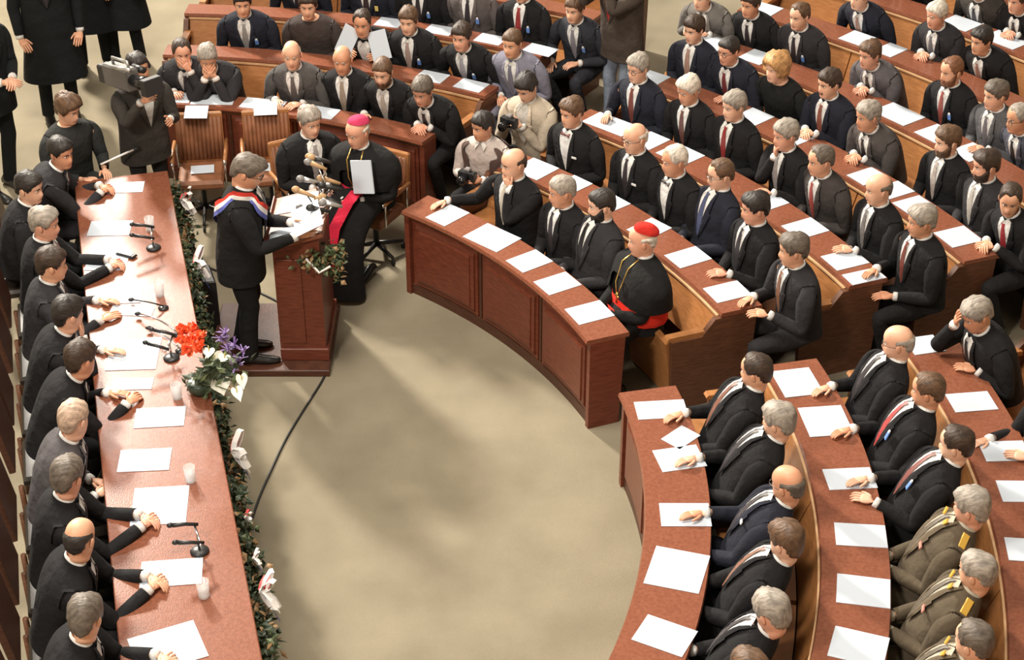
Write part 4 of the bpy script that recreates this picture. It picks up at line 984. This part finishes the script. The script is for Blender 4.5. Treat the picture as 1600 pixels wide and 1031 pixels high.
def bow(P, par, org, rr, name='ribbon_bow', k=1.0):
    b = MB(); P = np.array(P)
    for j, mt in enumerate((0, 0, 1, 0, 0)):
        a = rr.uniform(-.6, .6) + (j - 2) * .8; sgn = 1 if j % 2 else -1
        d = nrm(TD.tolist() + [0]) * math.cos(a) * sgn + np.array([TN[0], TN[1], 0]) * .45 + np.array([0, 0, math.sin(a) * .6 + .1]); d = nrm(d); n_ = nrm(np.cross(d, [0, 0, 1.0]))
        for t in range(6):   # loop strip
            a0, a1 = 2 * math.pi * t / 6, 2 * math.pi * (t + 1) / 6
            f = lambda a_: P + k * (d * .055 * (1 - math.cos(a_)) / 1.2 + np.array([0, 0, 1.0]) * .022 * math.sin(a_))
            b.add([f(a0) - n_ * .012 * k, f(a0) + n_ * .012 * k, f(a1) + n_ * .012 * k, f(a1) - n_ * .012 * k], [(0, 1, 2, 3)], mt)
    for j, mt in enumerate((1, 0, 2)):
        d = nrm(np.array([TN[0] * .5, TN[1] * .5, -1.0]) + np.array([TD[0], TD[1], 0]) * (j - 1) * .6); n_ = nrm(np.array([TD[0], TD[1], 0.])); 
        b.add([P - n_ * .010, P + n_ * .010, P + d * .13 * k + n_ * .013, P + d * .13 * k - n_ * .013], [(0, 1, 2, 3)], mt)
    b.ell(P, (.014, .014, .014), 8, 5, 0)
    o = sub(b, name, [RIBW, RIBR, RIBB], par, org); return o
for (u, v) in ((283, 312), (302, 412), (356, 706), (411, 922), (373, 800), (396, 862)):
    q = at(u, v, .60); bow((*(tpt((q[:2] - E0) @ TD, .075)), .60 if u not in (373, 396) else .55), GAR, TC, gr_, k=1.6 if u not in (373, 396) else .7)

# ------------------------------------------------------------------ papers
PC = {}
def paper(c, ang, lr, lt, z, who, place, bend=0):
    """sheet with its long side along ang (degrees)"""
    m = MB(); m.box((0, 0, .0016), (lr, lt, .003)); o = m.build('paper_sheet', PAPER)
    o.location = (float(c[0]), float(c[1]), z + .0005); o.rotation_euler = (0, 0, R(ang)); PC.setdefault((who, place), []).append(o)
    tag(o, 'x', 'paper', 'white papers laid out on the desks')
def near(P):
    return min(WHO, key=lambda w_: np.hypot(w_[1][0] - P[0], w_[1][1] - P[1]))[0].who
PAPERS = [  # u, v, row, radial size, tangential size, turn
 (710,331,1,.28,.20,0),(772,370,1,.27,.34,6),(838,404,1,.27,.21,0),(871,443,1,.27,.21,0),(923,488,1,.29,.22,0),
 (850,257,2,.27,.27,0),(911,281,2,.25,.2,0),(965,314,2,.25,.2,0),(1028,353,2,.27,.21,8),(1085,399,2,.28,.21,0),(1140,455,2,.29,.21,0),
 (962,190,3,.24,.42,0),(1020,218,3,.26,.21,0),(1066,240,3,.26,.30,0),(1204,314,3,.27,.21,0),(1258,357,3,.30,.23,0),(1320,406,3,.30,.22,0),(1350,432,3,.29,.15,0),
 (1025,118,4,.26,.24,0),(1188,178,4,.27,.24,0),(1262,208,4,.26,.2,0),(1354,276,4,.26,.2,0),(1400,296,4,.26,.2,0),(1428,320,4,.26,.2,0),(1497,370,4,.27,.24,0),
 (1120,62,5,.26,.3,0),(1185,88,5,.26,.24,0),(1410,176,5,.27,.36,0),(1462,209,5,.27,.24,0),(1514,239,5,.27,.24,0),
 (1192,14,6,.26,.3,0),(1345,57,6,.26,.24,0),(1394,77,6,.26,.2,0),(1502,36,7,.27,.3,0),(1572,62,7,.27,.36,0),
 (1034,640,1,.32,.19,-4),(1072,716,1,.28,.22,10),(1090,682,1,.20,.15,40),(1083,805,1,.29,.21,4),(1058,890,1,.31,.33,-6),(1052,996,1,.29,.22,-10),  # small turned sheet stands for a bright patch of paper and desk gloss
 (1243,598,2,.26,.30,0),(1290,658,2,.28,.31,0),(1328,748,2,.29,.20,4),(1354,837,2,.29,.20,0),(1362,925,2,.29,.24,0),(1348,1012,2,.29,.24,-4),
 (1437,540,3,.22,.2,0),(1518,628,3,.28,.20,0),(1570,705,3,.28,.20,0),(1604,768,3,.28,.20,0),(1612,860,3,.28,.20,0),
 (280,149,2,.24,.24,0),(333,156,2,.25,.36,8),(412,162,2,.24,.36,0),(509,172,2,.24,.24,0),
 (680,116,3,.25,.26,0),(740,131,3,.27,.26,0),(612,32,4,.26,.24,0),(690,45,4,.26,.26,0),(772,57,4,.26,.26,0),(850,74,4,.28,.28,0)]
for (u, v, k, lr, lt, tn) in PAPERS:
    q = at(u, v, DESK_Z); r_, a = topol(q[0], q[1]); dw_ = .37 if a < 17 else WM if a < 56 else WL; lr = min(lr, dw_ - .025); r_ = min(max(r_, RAD[k] + lr / 2 + .012), RAD[k] + dw_ - lr / 2 - .008) if lr < .33 else r_
    c = pol(r_, a); paper(c, a + tn, lr, lt, DESK_Z, near(pol(RAD[k] + .5, a)), 'desk')
for (u, v, lr, lt, tn) in ((196,293,.28,.17,4),(172,357,.31,.22,2),(168,408,.29,.26,0),(190,462,.28,.21,5),(206,486,.30,.12,-6),(209,553,.33,.38,3),(207,600,.26,.13,2),(250,652,.31,.21,5),(226,719,.31,.22,4),(250,790,.32,.35,5),(268,895,.34,.22,6),(262,1012,.36,.30,24)):
    q = at(u, v, DESK_Z); paper(q[:2], TH + tn - 14, lr, lt, DESK_Z, near(q[:2] - TN * .3), 'table')
for (who, place), L in PC.items():
    L.sort(key=lambda o: px(o.location)[0])
    nm = [''] if len(L) == 1 else ['left one of two', 'right one of two'] if len(L) == 2 else ['left one of three', 'middle one of three', 'right one of three'] + ['fourth'] * 5
    for o, n_ in zip(L, nm):
        o['label'] = ('white paper sheet on %s before %s' % (place, who)) + ((', ' + n_) if n_ else '')

# ------------------------------------------------------------------ drinking glasses, microphones and telephone on the table
def glass(P, label, k=1.0):
    t = empty('drinking_glass', P); tag(t, label, 'glass', 'water glasses'); h = .11 * k
    m = MB(); m.lathe([(.028, 0), (.031, .004), (.036, h), (.0335, h), (.029, .010), (.0005, .009)], n=16); m.build('tumbler', glassmat(), t, True)
    m = MB(); m.lathe([(.027, .011), (.0312, h * .55)], n=16); m.build('water', glassmat(), t, True)
for (u, v, lab) in ((235,360,'water glass beside microphone near far end of presiding table'),(250,462,'water glass on presiding table opposite fourth official'),(277,622,'water glass below the bouquet on presiding table'),
                    (298,752,'water glass beside papers of the greying official'),(319,932,'water glass nearest the bottom edge on presiding table')):
    q = at(u, v, DESK_Z); glass((q[0], q[1], DESK_Z + .0005), lab)
def desk_mic(P, yaw, label):
    t = empty('desk_microphone', P, yaw); tag(t, label, 'microphone')
    m = MB(); m.lathe([(.052, 0), (.055, .008), (.045, .018), (.012, .024)], n=16); m.build('base', BLACKM, t, True)
    m = MB(); m.tube([(0, 0, .02), (0, 0, .12)], .007, 8); m.build('stem', CHROME, t, True)
    m = MB(); m.tube([(0, -.10, .125), (0, .10, .125)], .007, 8); m.build('crossbar', CHROME, t, True)
    for sx in (1, -1):
        m = MB(); m.tube([(-.02, sx * .085, .128), (.05, sx * .085, .150), (.12, sx * .08, .165)], [.010, .011, .014], 8); m.ell((.135, sx * .079, .17), (.02, .016, .016), 8, 6); m.build('microphone_head', BLACKM, t, True)
q = at(240, 388, DESK_Z); desk_mic((q[0], q[1], DESK_Z), R(190), 'twin desk microphone near far end of presiding table')
q = at(312, 862, DESK_Z); desk_mic((q[0], q[1], DESK_Z), R(200), 'twin desk microphone between the two nearest water glasses')
q = at(268, 560, DESK_Z); desk_mic((q[0], q[1], DESK_Z), R(175), 'dark twin microphone against the bouquet on presiding table')
q = at(198, 400, DESK_Z); t = empty('telephone', (q[0], q[1], DESK_Z), R(TH + 50)); tag(t, 'small black handset with light keypad on presiding table', 'telephone')
m = MB(); m.box((0, 0, .012), (.055, .15, .022), None, 0, .006); m.build('handset', BLACKM, t); m = MB(); m.box((0, .0, .0245), (.04, .10, .003)); m.build('keypad', plain('keypad', (.55, .55, .57), .4), t)
for i, (a, b_, c_) in enumerate((((205, 468), (230, 470), (255, 478)), ((215, 490), (245, 492), (278, 520)), ((232, 512), (255, 520), (282, 545)))):
    P = [at(*a, DESK_Z + .03), at(*b_, DESK_Z + .11), at(*c_, DESK_Z + .02)]
    t = empty('gooseneck_microphone', (P[2][0], P[2][1], DESK_Z)); tag(t, ['upper', 'middle', 'lower'][i] + ' gooseneck microphone arching over papers beside the red flowers', 'microphone', 'gooseneck microphones')
    m = MB(); cv = [(P[0] * (1 - f) ** 2 + 2 * P[1] * f * (1 - f) + P[2] * f * f) for f in np.linspace(0, 1, 9)]
    m.tube(cv, .006, 6); sub(m, 'gooseneck', CHROME if i else BLACKM, t, (P[2][0], P[2][1], DESK_Z), True)
    m = MB(); m.ell(cv[0], (.022, .014, .014), 8, 6, 0, ax(TH)); sub(m, 'capsule', BLACKM, t, (P[2][0], P[2][1], DESK_Z), True)
    m = MB(); m.lathe([(.035, 0), (.037, .008), (.012, .016)], (P[2][0], P[2][1], DESK_Z), 12); sub(m, 'base', BLACKM, t, (P[2][0], P[2][1], DESK_Z), True)

# ------------------------------------------------------------------ bouquet
q = at(318, 612, DESK_Z); FB = tpt((q[:2] - E0) @ TD, -.06); FO = (FB[0], FB[1], DESK_Z)
BQ = empty('flower_bouquet', FO); tag(BQ, 'bouquet of orange-red blooms, white anthuriums and purple flowers', 'bouquet')
m = MB(); m.lathe([(.05, 0), (.075, .02), (.085, .08), (.07, .09)], n=14); m.build('bowl', plain('green_bowl', (.03, .05, .03), .4), BQ, True)
def fpt(u, v, o, zmin=.1):   # point above the table's front strip: offset o from the edge, height from the photo
    best = None
    for z in np.arange(DESK_Z - .25, DESK_Z + .6, .01):
        P = at(u, v, z); e = abs((P[:2] - E0) @ TN - o)
        if best is None or e < best[0]: best = (e, P)
    return best[1] - np.array(FO)
OR = noisy('orange_bloom', (.75, .06, .02), (.95, .17, .05), 25, .6); WHF = plain('anthurium_white', (.82, .84, .76), .35); PUR = noisy('purple_bloom', (.12, .07, .22), (.30, .20, .45), 30, .6); YEL = plain('spadix', (.75, .65, .25), .5)
fr_ = random.Random(9)
def stem(a, par): 
    m = MB(); a = np.array(a); m.tube([np.array([0, 0, .06]), a * .5 + np.array([0, 0, .05]), a], .004, 5); m.build('stem', LEAF2, par, True)
for (u, v) in ((285, 515), (300, 512), (314, 524), (283, 532), (298, 530), (311, 541), (294, 548)):
    P = fpt(u, v, -.13 + fr_.uniform(-.02, .02)); m = MB()
    for j in range(34):
        d = nrm([fr_.gauss(0, 1), fr_.gauss(0, 1), fr_.gauss(.3, .8)]); sd = nrm(np.cross(d, [fr_.gauss(0, 1), fr_.gauss(0, 1), .5])); L = .040 * fr_.uniform(.8, 1.2)
        m.add([P, P + d * L * .8 + sd * .016, P + d * L * 1.1, P + d * L * .8 - sd * .016], [(0, 1, 2, 3)])
    m.ell(P, (.022, .022, .022), 8, 6); o = m.build('red_flower', OR, BQ)
for (u, v, r_) in ((304, 565, 0), (336, 562, 1), (326, 583, 1), (305, 601, 0), (345, 602, 1), (378, 594, 2), (371, 614, 2), (326, 550, 0), (350, 560, 1)):
    P = fpt(u, v, .0 + .05 * r_); m = MB(); nn = nrm(np.array([.25, -.75, .62]) + np.array([fr_.gauss(0, .15), fr_.gauss(0, .15), 0])); upv = nrm(np.array([fr_.gauss(0, .25), .2, 1.0]) - nn * 0.3); upv = nrm(upv - nn * (upv @ nn)); sd = np.cross(upv, nn); k = .070 if (u, v) not in ((326, 550), (350, 560)) else .042
    if r_ == 2: k = .06
    pts = []
    for j in range(20):
        t = 2 * math.pi * j / 20; x = 16 * math.sin(t) ** 3 / 17; y = (13 * math.cos(t) - 5 * math.cos(2 * t) - 2 * math.cos(3 * t) - math.cos(4 * t)) / 17
        kx = .62 if r_ == 2 else 1.0
        pts.append(P + sd * x * k * kx + upv * y * k + nn * (.010 * (x * x)))
    m.add(pts + [P - nn * .004], [(j, (j + 1) % 20, 20) for j in range(20)]); o = m.build('white_anthurium', WHF, BQ, True)
    m = MB(); m.tube([P + upv * .01, P + upv * .01 + nn * .03 + upv * .02], [.005, .003], 6); m.build('spadix', YEL, o)
    stem(P - nn * .01, BQ)
for (u, v) in ((345, 528), (356, 545), (366, 538), (375, 560), (380, 548), (368, 572), (352, 520)):
    P = fpt(u, v, -.02 + fr_.uniform(-.02, .06)); m = MB()
    for j in range(16):
        d = nrm([fr_.gauss(0, 1), fr_.gauss(0, 1), fr_.gauss(.3, .8)]); L = .05 * fr_.uniform(.7, 1.2); sd = nrm(np.cross(d, [.3, .2, 1])) * .006
        m.add([P - sd, P + sd, P + d * L + sd * .7, P + d * L - sd * .7], [(0, 1, 2, 3)])
    m.ell(P, (.012, .012, .012), 6, 4); m.build('purple_flower', PUR, BQ); stem(P, BQ)
m = MB(); leaves(m, [(0, 0, .08), fpt(330, 575, .0), fpt(365, 580, .03)], 110, fr_, .09, .022, .06, (0, 0, 1)); m.build('foliage', [LEAF, LEAF2], BQ)['kind'] = 'stuff'

# ------------------------------------------------------------------ lectern
LX0, LX1, LY0, LY1 = -1.68, -1.35, 10.46, 11.12
LEC = empty('lectern', ((LX0 + LX1) / 2, (LY0 + LY1) / 2, 0)); LO = ((LX0 + LX1) / 2, (LY0 + LY1) / 2, 0)
tag(LEC, 'mahogany lectern with slanted top on low platform before the speaker', 'lectern')
m = MB(); m.box(((-2.22 + LX1 + .03) / 2, (LY0 + LY1) / 2 - .02, .027), (LX1 + .03 + 2.22, LY1 - LY0 + .26, .054), None, 0, .005); sub(m, 'platform', MAHOG_DK, LEC, LO)
m = MB(); m.box((LO[0] + .01, LO[1], .105), (LX1 - LX0 + .02, LY1 - LY0 + .04, .10), None, 0, .005); sub(m, 'plinth', MAHOG, LEC, LO)
m = MB(); z0, za, zb = .155, .985, 1.08
m.add([(LX0, LY0, z0), (LX1, LY0, z0), (LX1, LY1, z0), (LX0, LY1, z0), (LX0, LY0, za), (LX1, LY0, zb), (LX1, LY1, zb), (LX0, LY1, za)], [(3, 2, 1, 0), (4, 5, 6, 7), (0, 1, 5, 4), (1, 2, 6, 5), (2, 3, 7, 6), (3, 0, 4, 7)]); sub(m, 'body', MAHOG, LEC, LO)
m = MB(); m.box(((LX0 + LX1) / 2 - .06, LY0 - .006, .55), (.17, .012, .70), None, 0, .004); sub(m, 'side_panel', MAHOG, LEC, LO)
sl = math.degrees(math.atan2(zb - za, LX1 - LX0)); LT = rot3(0, -sl, 0); lc = np.array([(LX0 + LX1) / 2 - .01, (LY0 + LY1) / 2, (za + zb) / 2 + .016])
m = MB(); m.box(lc, (.44, .74, .03), LT, 0, .006); sub(m, 'slanted_top', MAHOG_TOP, LEC, LO)
m = MB(); m.box(lc + LT @ np.array([-.215, 0, .025]), (.014, .74, .03), LT, 0, .003); sub(m, 'stop_rail', MAHOG, LEC, LO)
def on_lec(x, y, h=0): return lc + LT @ np.array([x, y, .0155 + h])
for i, (x, y, rz, lx, ly, lab) in enumerate(((-.05, -.25, 6, .26, .22, 'white manuscript page at near end of the lectern top'), (-.02, .20, -8, .30, .24, 'white manuscript page at far end of the lectern top'))):
    m = MB(); m.box((0, 0, .002), (lx, ly, .003)); o = m.build('manuscript_page', PAPER); o.location = tuple(on_lec(x, y, .001)); o.rotation_euler = Matrix((LT @ ax(rz)).tolist()).to_euler(); tag(o, lab, 'paper')
# page held in both hands
hl, hr = [to_world(spk, spk.arms[s_][2] * np.array([1, 1.15, .98])) + np.array([0, 0, .055]) for s_ in 'LR']; hc_ = (hl + hr) / 2 + np.array([.09, .03, .075])
m = MB(); m.box((0, 0, 0), (.21, .31, .003)); o = m.build('speech_page', PAPER); o.location = tuple(hc_); o.rotation_euler = (R(6), R(-24), R(10)); tag(o, 'white speech page held by the speaker above the lectern', 'paper')
q = on_lec(.05, -.32); glass((q[0], q[1], q[2] + .002), 'water glass on near corner of the lectern')
# microphone cluster on the lectern's front edge
mr = random.Random(21)
MCOL = [plain('mic_black', (.02, .02, .02), .5), plain('mic_grey', (.22, .21, .21), .4), plain('mic_tan', (.42, .26, .13), .6), plain('mic_silver', (.6, .6, .6), .3, .8)]
mk = ['black', 'grey', 'tan', 'silver']; nth = ['nearest', 'second', 'third', 'fourth', 'fifth', 'sixth', 'seventh', 'eighth', 'ninth', 'tenth', 'eleventh', 'farthest']
for i in range(12):
    y = -.26 + .055 * i; P = on_lec(.15 + mr.uniform(-.05, .04), y); t = empty('press_microphone', tuple(P)); ci = (i * 7 + i // 3) % 4
    tag(t, '%s press microphone in the lectern cluster, %s from camera' % (mk[ci], nth[i]), 'microphone', 'press microphones on the lectern')
    H = np.array([.02 + mr.uniform(-.10, .14), mr.uniform(-.08, .08), .14 + mr.uniform(-.07, .10)])
    m = MB(); m.lathe([(.03, 0), (.03, .008), (.01, .014)], n=10); m.build('base', BLACKM, t, True)
    m = MB(); m.tube([(0, 0, .01), H * .4 + np.array([.03, 0, .03]), H], .006, 6); m.build('stem', CHROME if i % 3 else BLACKM, t, True)
    d = nrm(np.array([-1.0, mr.uniform(-.4, .4), .35])); m = MB(); m.tube([H - d * .07, H, H + d * .05], [.011, .015, .020], 10); m.build('handle', MCOL[ci], t, True)
    m = MB(); m.ell(H + d * .075, (.032, .026, .026), 10, 7, 0, rot3(0, 0, math.degrees(math.atan2(d[1], d[0])))); m.build('foam_head', MCOL[(ci + i) % 3], t, True)
LG = empty('lectern_garland', (LX1 + .05, LY0 + .1, .95)); tag(LG, 'leafy garland with white ribbon hanging on lectern front corner', 'garland')
m = MB(); leaves(m, [(-.16, -.14, -.02), (-.02, -.12, -.06), (.05, -.02, -.04), (.05, .1, -.10)], 230, fr_, .06, .018, .06, (0, 1, 1, 2)); leaves(m, [(.04, -.09, -.05), (.05, -.09, -.20)], 80, fr_, .06, .018, .05, (0, 1, 1, 2)); m.build('foliage', [LEAF, LEAF2, DRY], LG)['kind'] = 'stuff'
m = MB(); m.tube([(-.14, -.16, -.01), (-.05, -.2, -.10), (.03, -.18, -.06)], .010, 6); m.build('ribbon', RIBW, LG, True)

# ------------------------------------------------------------------ armchairs
UPH = noisy('chair_upholstery', (.17, .065, .028), (.27, .11, .05), 8, .6)
def armchair(pos, heading, label, castors=True):
    t = empty('swivel_armchair', (pos[0], pos[1], 0), R(heading - 90)); t.scale = (.74, .86, .95); tag(t, label, 'chair', 'upholstered swivel armchairs')
    m = MB(); m.box((0, .0, .425), (.50, .48, .09), None, 0, .03); m.build('seat', UPH, t)
    bk = empty
    Mx = rot3(8, 0, 0); b0 = MB(); b0.box((0, -.245, .68), (.52, .045, .46), Mx, 0, .015); bo = b0.build('backrest', OAK, t)
    for i in range(11):
        f = MB(); x = -.225 + i * .045; f.tube([Mx @ np.array([x, .028, z]) + np.array([0, -.245, .68]) for z in (-.19, 0, .19)], .027, 8); f.build('padded_rib', UPH, bo, True)
    for sx in (1, -1):
        m = MB(); m.tube([(sx * .285, -.22, .655), (sx * .29, 0, .655), (sx * .285, .22, .64)], [.02, .024, .022], 8); a = m.build('armrest', OAK, t, True)
        m = MB(); m.tube([(sx * .285, .20, .63), (sx * .28, .20, .42)], .012, 8); m.ell((sx * .285, .235, .64), (.022, .022, .022), 8, 6); m.build('arm_post', CHROME, t, True)
        m = MB(); m.tube([(sx * .27, -.2, .64), (sx * .262, -.2, .42)], .012, 8); m.build('arm_post', CHROME, t, True)
    m = MB(); m.lathe([(.03, .10), (.03, .34), (.10, .38)], n=12); m.build('column', BLACKM, t, True)
    for i in range(5):
        a = 2 * math.pi * i / 5 + .3; e = np.array([math.cos(a) * .29, math.sin(a) * .29, .075])
        m = MB(); m.tube([(0, 0, .12), e], [.024, .016], 8); l = m.build('base_leg', BLACKM, t, True)
        m = MB(); m.lathe([(.022, -.014), (.028, -.008), (.028, .008), (.022, .014)], e - np.array([0, 0, .046]), 10, 0, rot3(90, 0, math.degrees(a))); m.build('castor', RUBBER, l, True)
armchair((-2.56, 12.66), -84, 'empty brown ribbed armchair beside the cameraman')
armchair((-2.00, 12.72), -80, 'empty brown ribbed armchair left of the seated dark-suited man')
armchair((-1.66, 12.22), -62, 'armchair under the dark-suited man beside bishop')
armchair((-1.09, 12.04), -118, 'armchair under the bishop, wooden back seen at right')
for (x, y, z, rz, lab) in ((-2.59, 12.86, .88, 0, 'white card resting on back of chair beside cameraman'), (-2.03, 12.92, .88, 6, 'white card resting on back of second empty armchair'), (-2.55, 12.66, 4.57e-1, 8, 'white sheet lying on seat of chair beside cameraman'), (-2.0, 12.70, 4.57e-1, -5, 'white sheet lying on seat of second empty armchair')):
    m = MB(); m.box((0, 0, 0), (.19, .14, .003)); o = m.build('reserved_card', PAPER); o.location = (x, y, z); o.rotation_euler = (R(22) if z > .6 else 0, 0, R(rz)); tag(o, lab, 'paper')
for f in PRES:
    P = tpt(f.s, -f.hoff); t = empty('official_chair', (P[0], P[1], 0), R(TH - 90)); tag(t, 'high-backed wooden chair under ' + f.who, 'chair', 'chairs at the presiding table')
    m = MB(); m.box((0, .02, .39), (.44, .40, .07), None, 0, .02); m.build('seat', plain('dark_leather', (.022, .016, .013), .5), t)
    m = MB(); m.box((0, -.27, .72), (.44, .04, .50), rot3(9, 0, 0), 0, .012); m.build('backrest', MAHOG_DK, t)
    for sx in (1, -1):
        for y in (-.2, .2): m = MB(); m.tube([(sx * .2, y, .0), (sx * .2, y, .36)], .018, 8); m.build('leg', WALNUT, t, True)

# ------------------------------------------------------------------ things held: cameras, folder, papers, rod
def hands_mid(f): return (to_world(f, f.arms['L'][2]) + to_world(f, f.arms['R'][2])) / 2
def still_camera(f, label, off=(0, .07, .045)):
    hd = f.T.rotation_euler.z; P = hands_mid(f) + np.array([-math.sin(hd) * off[1], math.cos(hd) * off[1], off[2]])
    t = empty('photo_camera', tuple(P), hd); tag(t, label, 'camera', 'press cameras')
    m = MB(); m.box((0, 0, 0), (.145, .055, .09), None, 0, .01); m.build('camera_body', BLACKM, t)
    m = MB(); m.lathe([(.034, 0), (.034, .05), (.038, .055), (.036, .09)], (0, .025, -.005), 14, 0, rot3(-90, 0, 0)); m.build('lens', plain('lens_black', (.01, .01, .012), .15), t, True)
    m = MB(); m.box((0, -.005, .055), (.05, .045, .028), None, 0, .008); m.build('prism_hump', plain('mic_grey', (.22, .21, .21), .4), t)
still_camera(kn, 'black photo camera held by crouching photographer in vest')
still_camera(bg_, 'black photo camera held by photographer in beige jacket')
still_camera(jn, 'photo camera raised by photographer in jeans')
m = MB(); m.box((0, 0, 0), (.19, .012, .26), None, 0, .003); o = m.build('white_folder', PAPER)
P = to_world(bis, np.array([-.12, .27, .93])); o.location = tuple(P); o.rotation_euler = (R(14), R(14), bis.T.rotation_euler.z); tag(o, 'white folder held upright against the bishop\'s chest', 'folder')
for s_, rx, lab in (('L', 16, 'white paper held up in left hand of the man at second desk'), ('R', -16, 'white paper held up in right hand of the man at second desk')):
    P = to_world(HOLD, HOLD.arms[s_][2] + np.array([0, .05, .14])); m = MB(); m.box((0, 0, 0), (.17, .004, .26)); o = m.build('held_paper', PAPER); o.location = tuple(P); o.rotation_euler = (R(22), R(rx), HOLD.T.rotation_euler.z + R(rx)); tag(o, lab, 'paper')
# television camera on the cameraman's right shoulder
hd = cmn.T.rotation_euler.z; P = to_world(cmn, np.array([.20, .17, 1.60])); t = empty('television_camera', tuple(P), hd + R(12)); t.rotation_euler = (R(8), 0, hd + R(6)); tag(t, 'shoulder-mounted television camera on the cameraman', 'camera')
m = MB(); m.box((0, -.02, 0), (.11, .34, .18), None, 0, .015); m.build('camera_body', plain('tvcam_grey', (.12, .115, .11), .45), t)
m = MB(); m.box((0, -.235, -.01), (.10, .09, .15), None, 0, .01); m.build('battery', BLACKM, t)
m = MB(); m.lathe([(.045, 0), (.05, .10), (.058, .13), (.058, .22)], (0, .15, 0), 14, 0, rot3(-90, 0, 0)); m.build('lens', plain('lens_black', (.01, .01, .012), .15), t, True)
m = MB(); m.box((0, .41, .0), (.16, .07, .13), None, 0, .006); m.build('lens_hood', BLACKM, t)
m = MB(); m.tube([(-.10, .02, .05), (-.10, .16, .05)], [.03, .026], 10); m.build('viewfinder', BLACKM, t, True)
m = MB(); m.tube([(0, -.10, .09), (0, -.10, .14), (0, .12, .14), (0, .12, .09)], .012, 8); m.build('carry_handle', plain('mic_silver', (.6, .6, .6), .3, .8), t, True)
m = MB(); m.tube([(.07, -.02, .10), (.07, .26, .12)], [.016, .018], 8); m.build('shotgun_microphone', plain('mic_silver', (.6, .6, .6), .3, .8), t, True)
a, b_ = at(157, 257, .80), at(211, 233, .86); t = empty('boom_rod', tuple(a)); tag(t, 'thin white rod above far end of presiding table', 'rod')
m = MB(); m.tube([(0, 0, 0), b_ - a], .008, 8); m.build('rod', RIBW, t, True); m = MB(); m.tube([(b_ - a) * .96, (b_ - a) * 1.12], .013, 8); m.build('tip', BLACKM, t, True)

# ------------------------------------------------------------------ loudspeaker and cables on the carpet
q = at(330, 505, 0); t = empty('floor_loudspeaker', (q[0], q[1], 0), R(TH + 4)); tag(t, 'slim black loudspeaker box on carpet before the garland', 'loudspeaker')
m = MB(); m.box((0, 0, .22), (.10, .26, .44), None, 0, .01); m.build('cabinet', BLACKM, t)
m = MB(); m.box((.052, 0, .23), (.01, .22, .36), None, 0, .003); m.build('grille', plain('grille', (.03, .03, .03), .8), t)
def cable(pts, label):
    P = [at(u, v, .008) for u, v in pts]; cv = []
    for i in range(len(P) - 1):
        p0, p1, p2, p3 = P[max(i - 1, 0)], P[i], P[i + 1], P[min(i + 2, len(P) - 1)]
        for f in np.linspace(0, 1, 8, endpoint=False): cv.append(.5 * ((2 * p1) + (-p0 + p2) * f + (2 * p0 - 5 * p1 + 4 * p2 - p3) * f * f + (-p0 + 3 * p1 - 3 * p2 + p3) * f ** 3))
    cv.append(P[-1]); m = MB(); o = (cv[0][0], cv[0][1], 0); m.tube([c_ - np.array(o) for c_ in cv], .0085, 6); c = m.build('floor_cable', RUBBER, None, True); c.location = o; tag(c, label, 'cable')
cable([(507, 588), (498, 604), (475, 640), (448, 684), (428, 725), (405, 778), (391, 822), (387, 858), (392, 890)], 'black cable running from lectern across carpet towards the table')
cable([(326, 418), (350, 428), (380, 444), (408, 458), (432, 470), (445, 480)], 'short black cable behind the speaker\'s legs to the lectern')
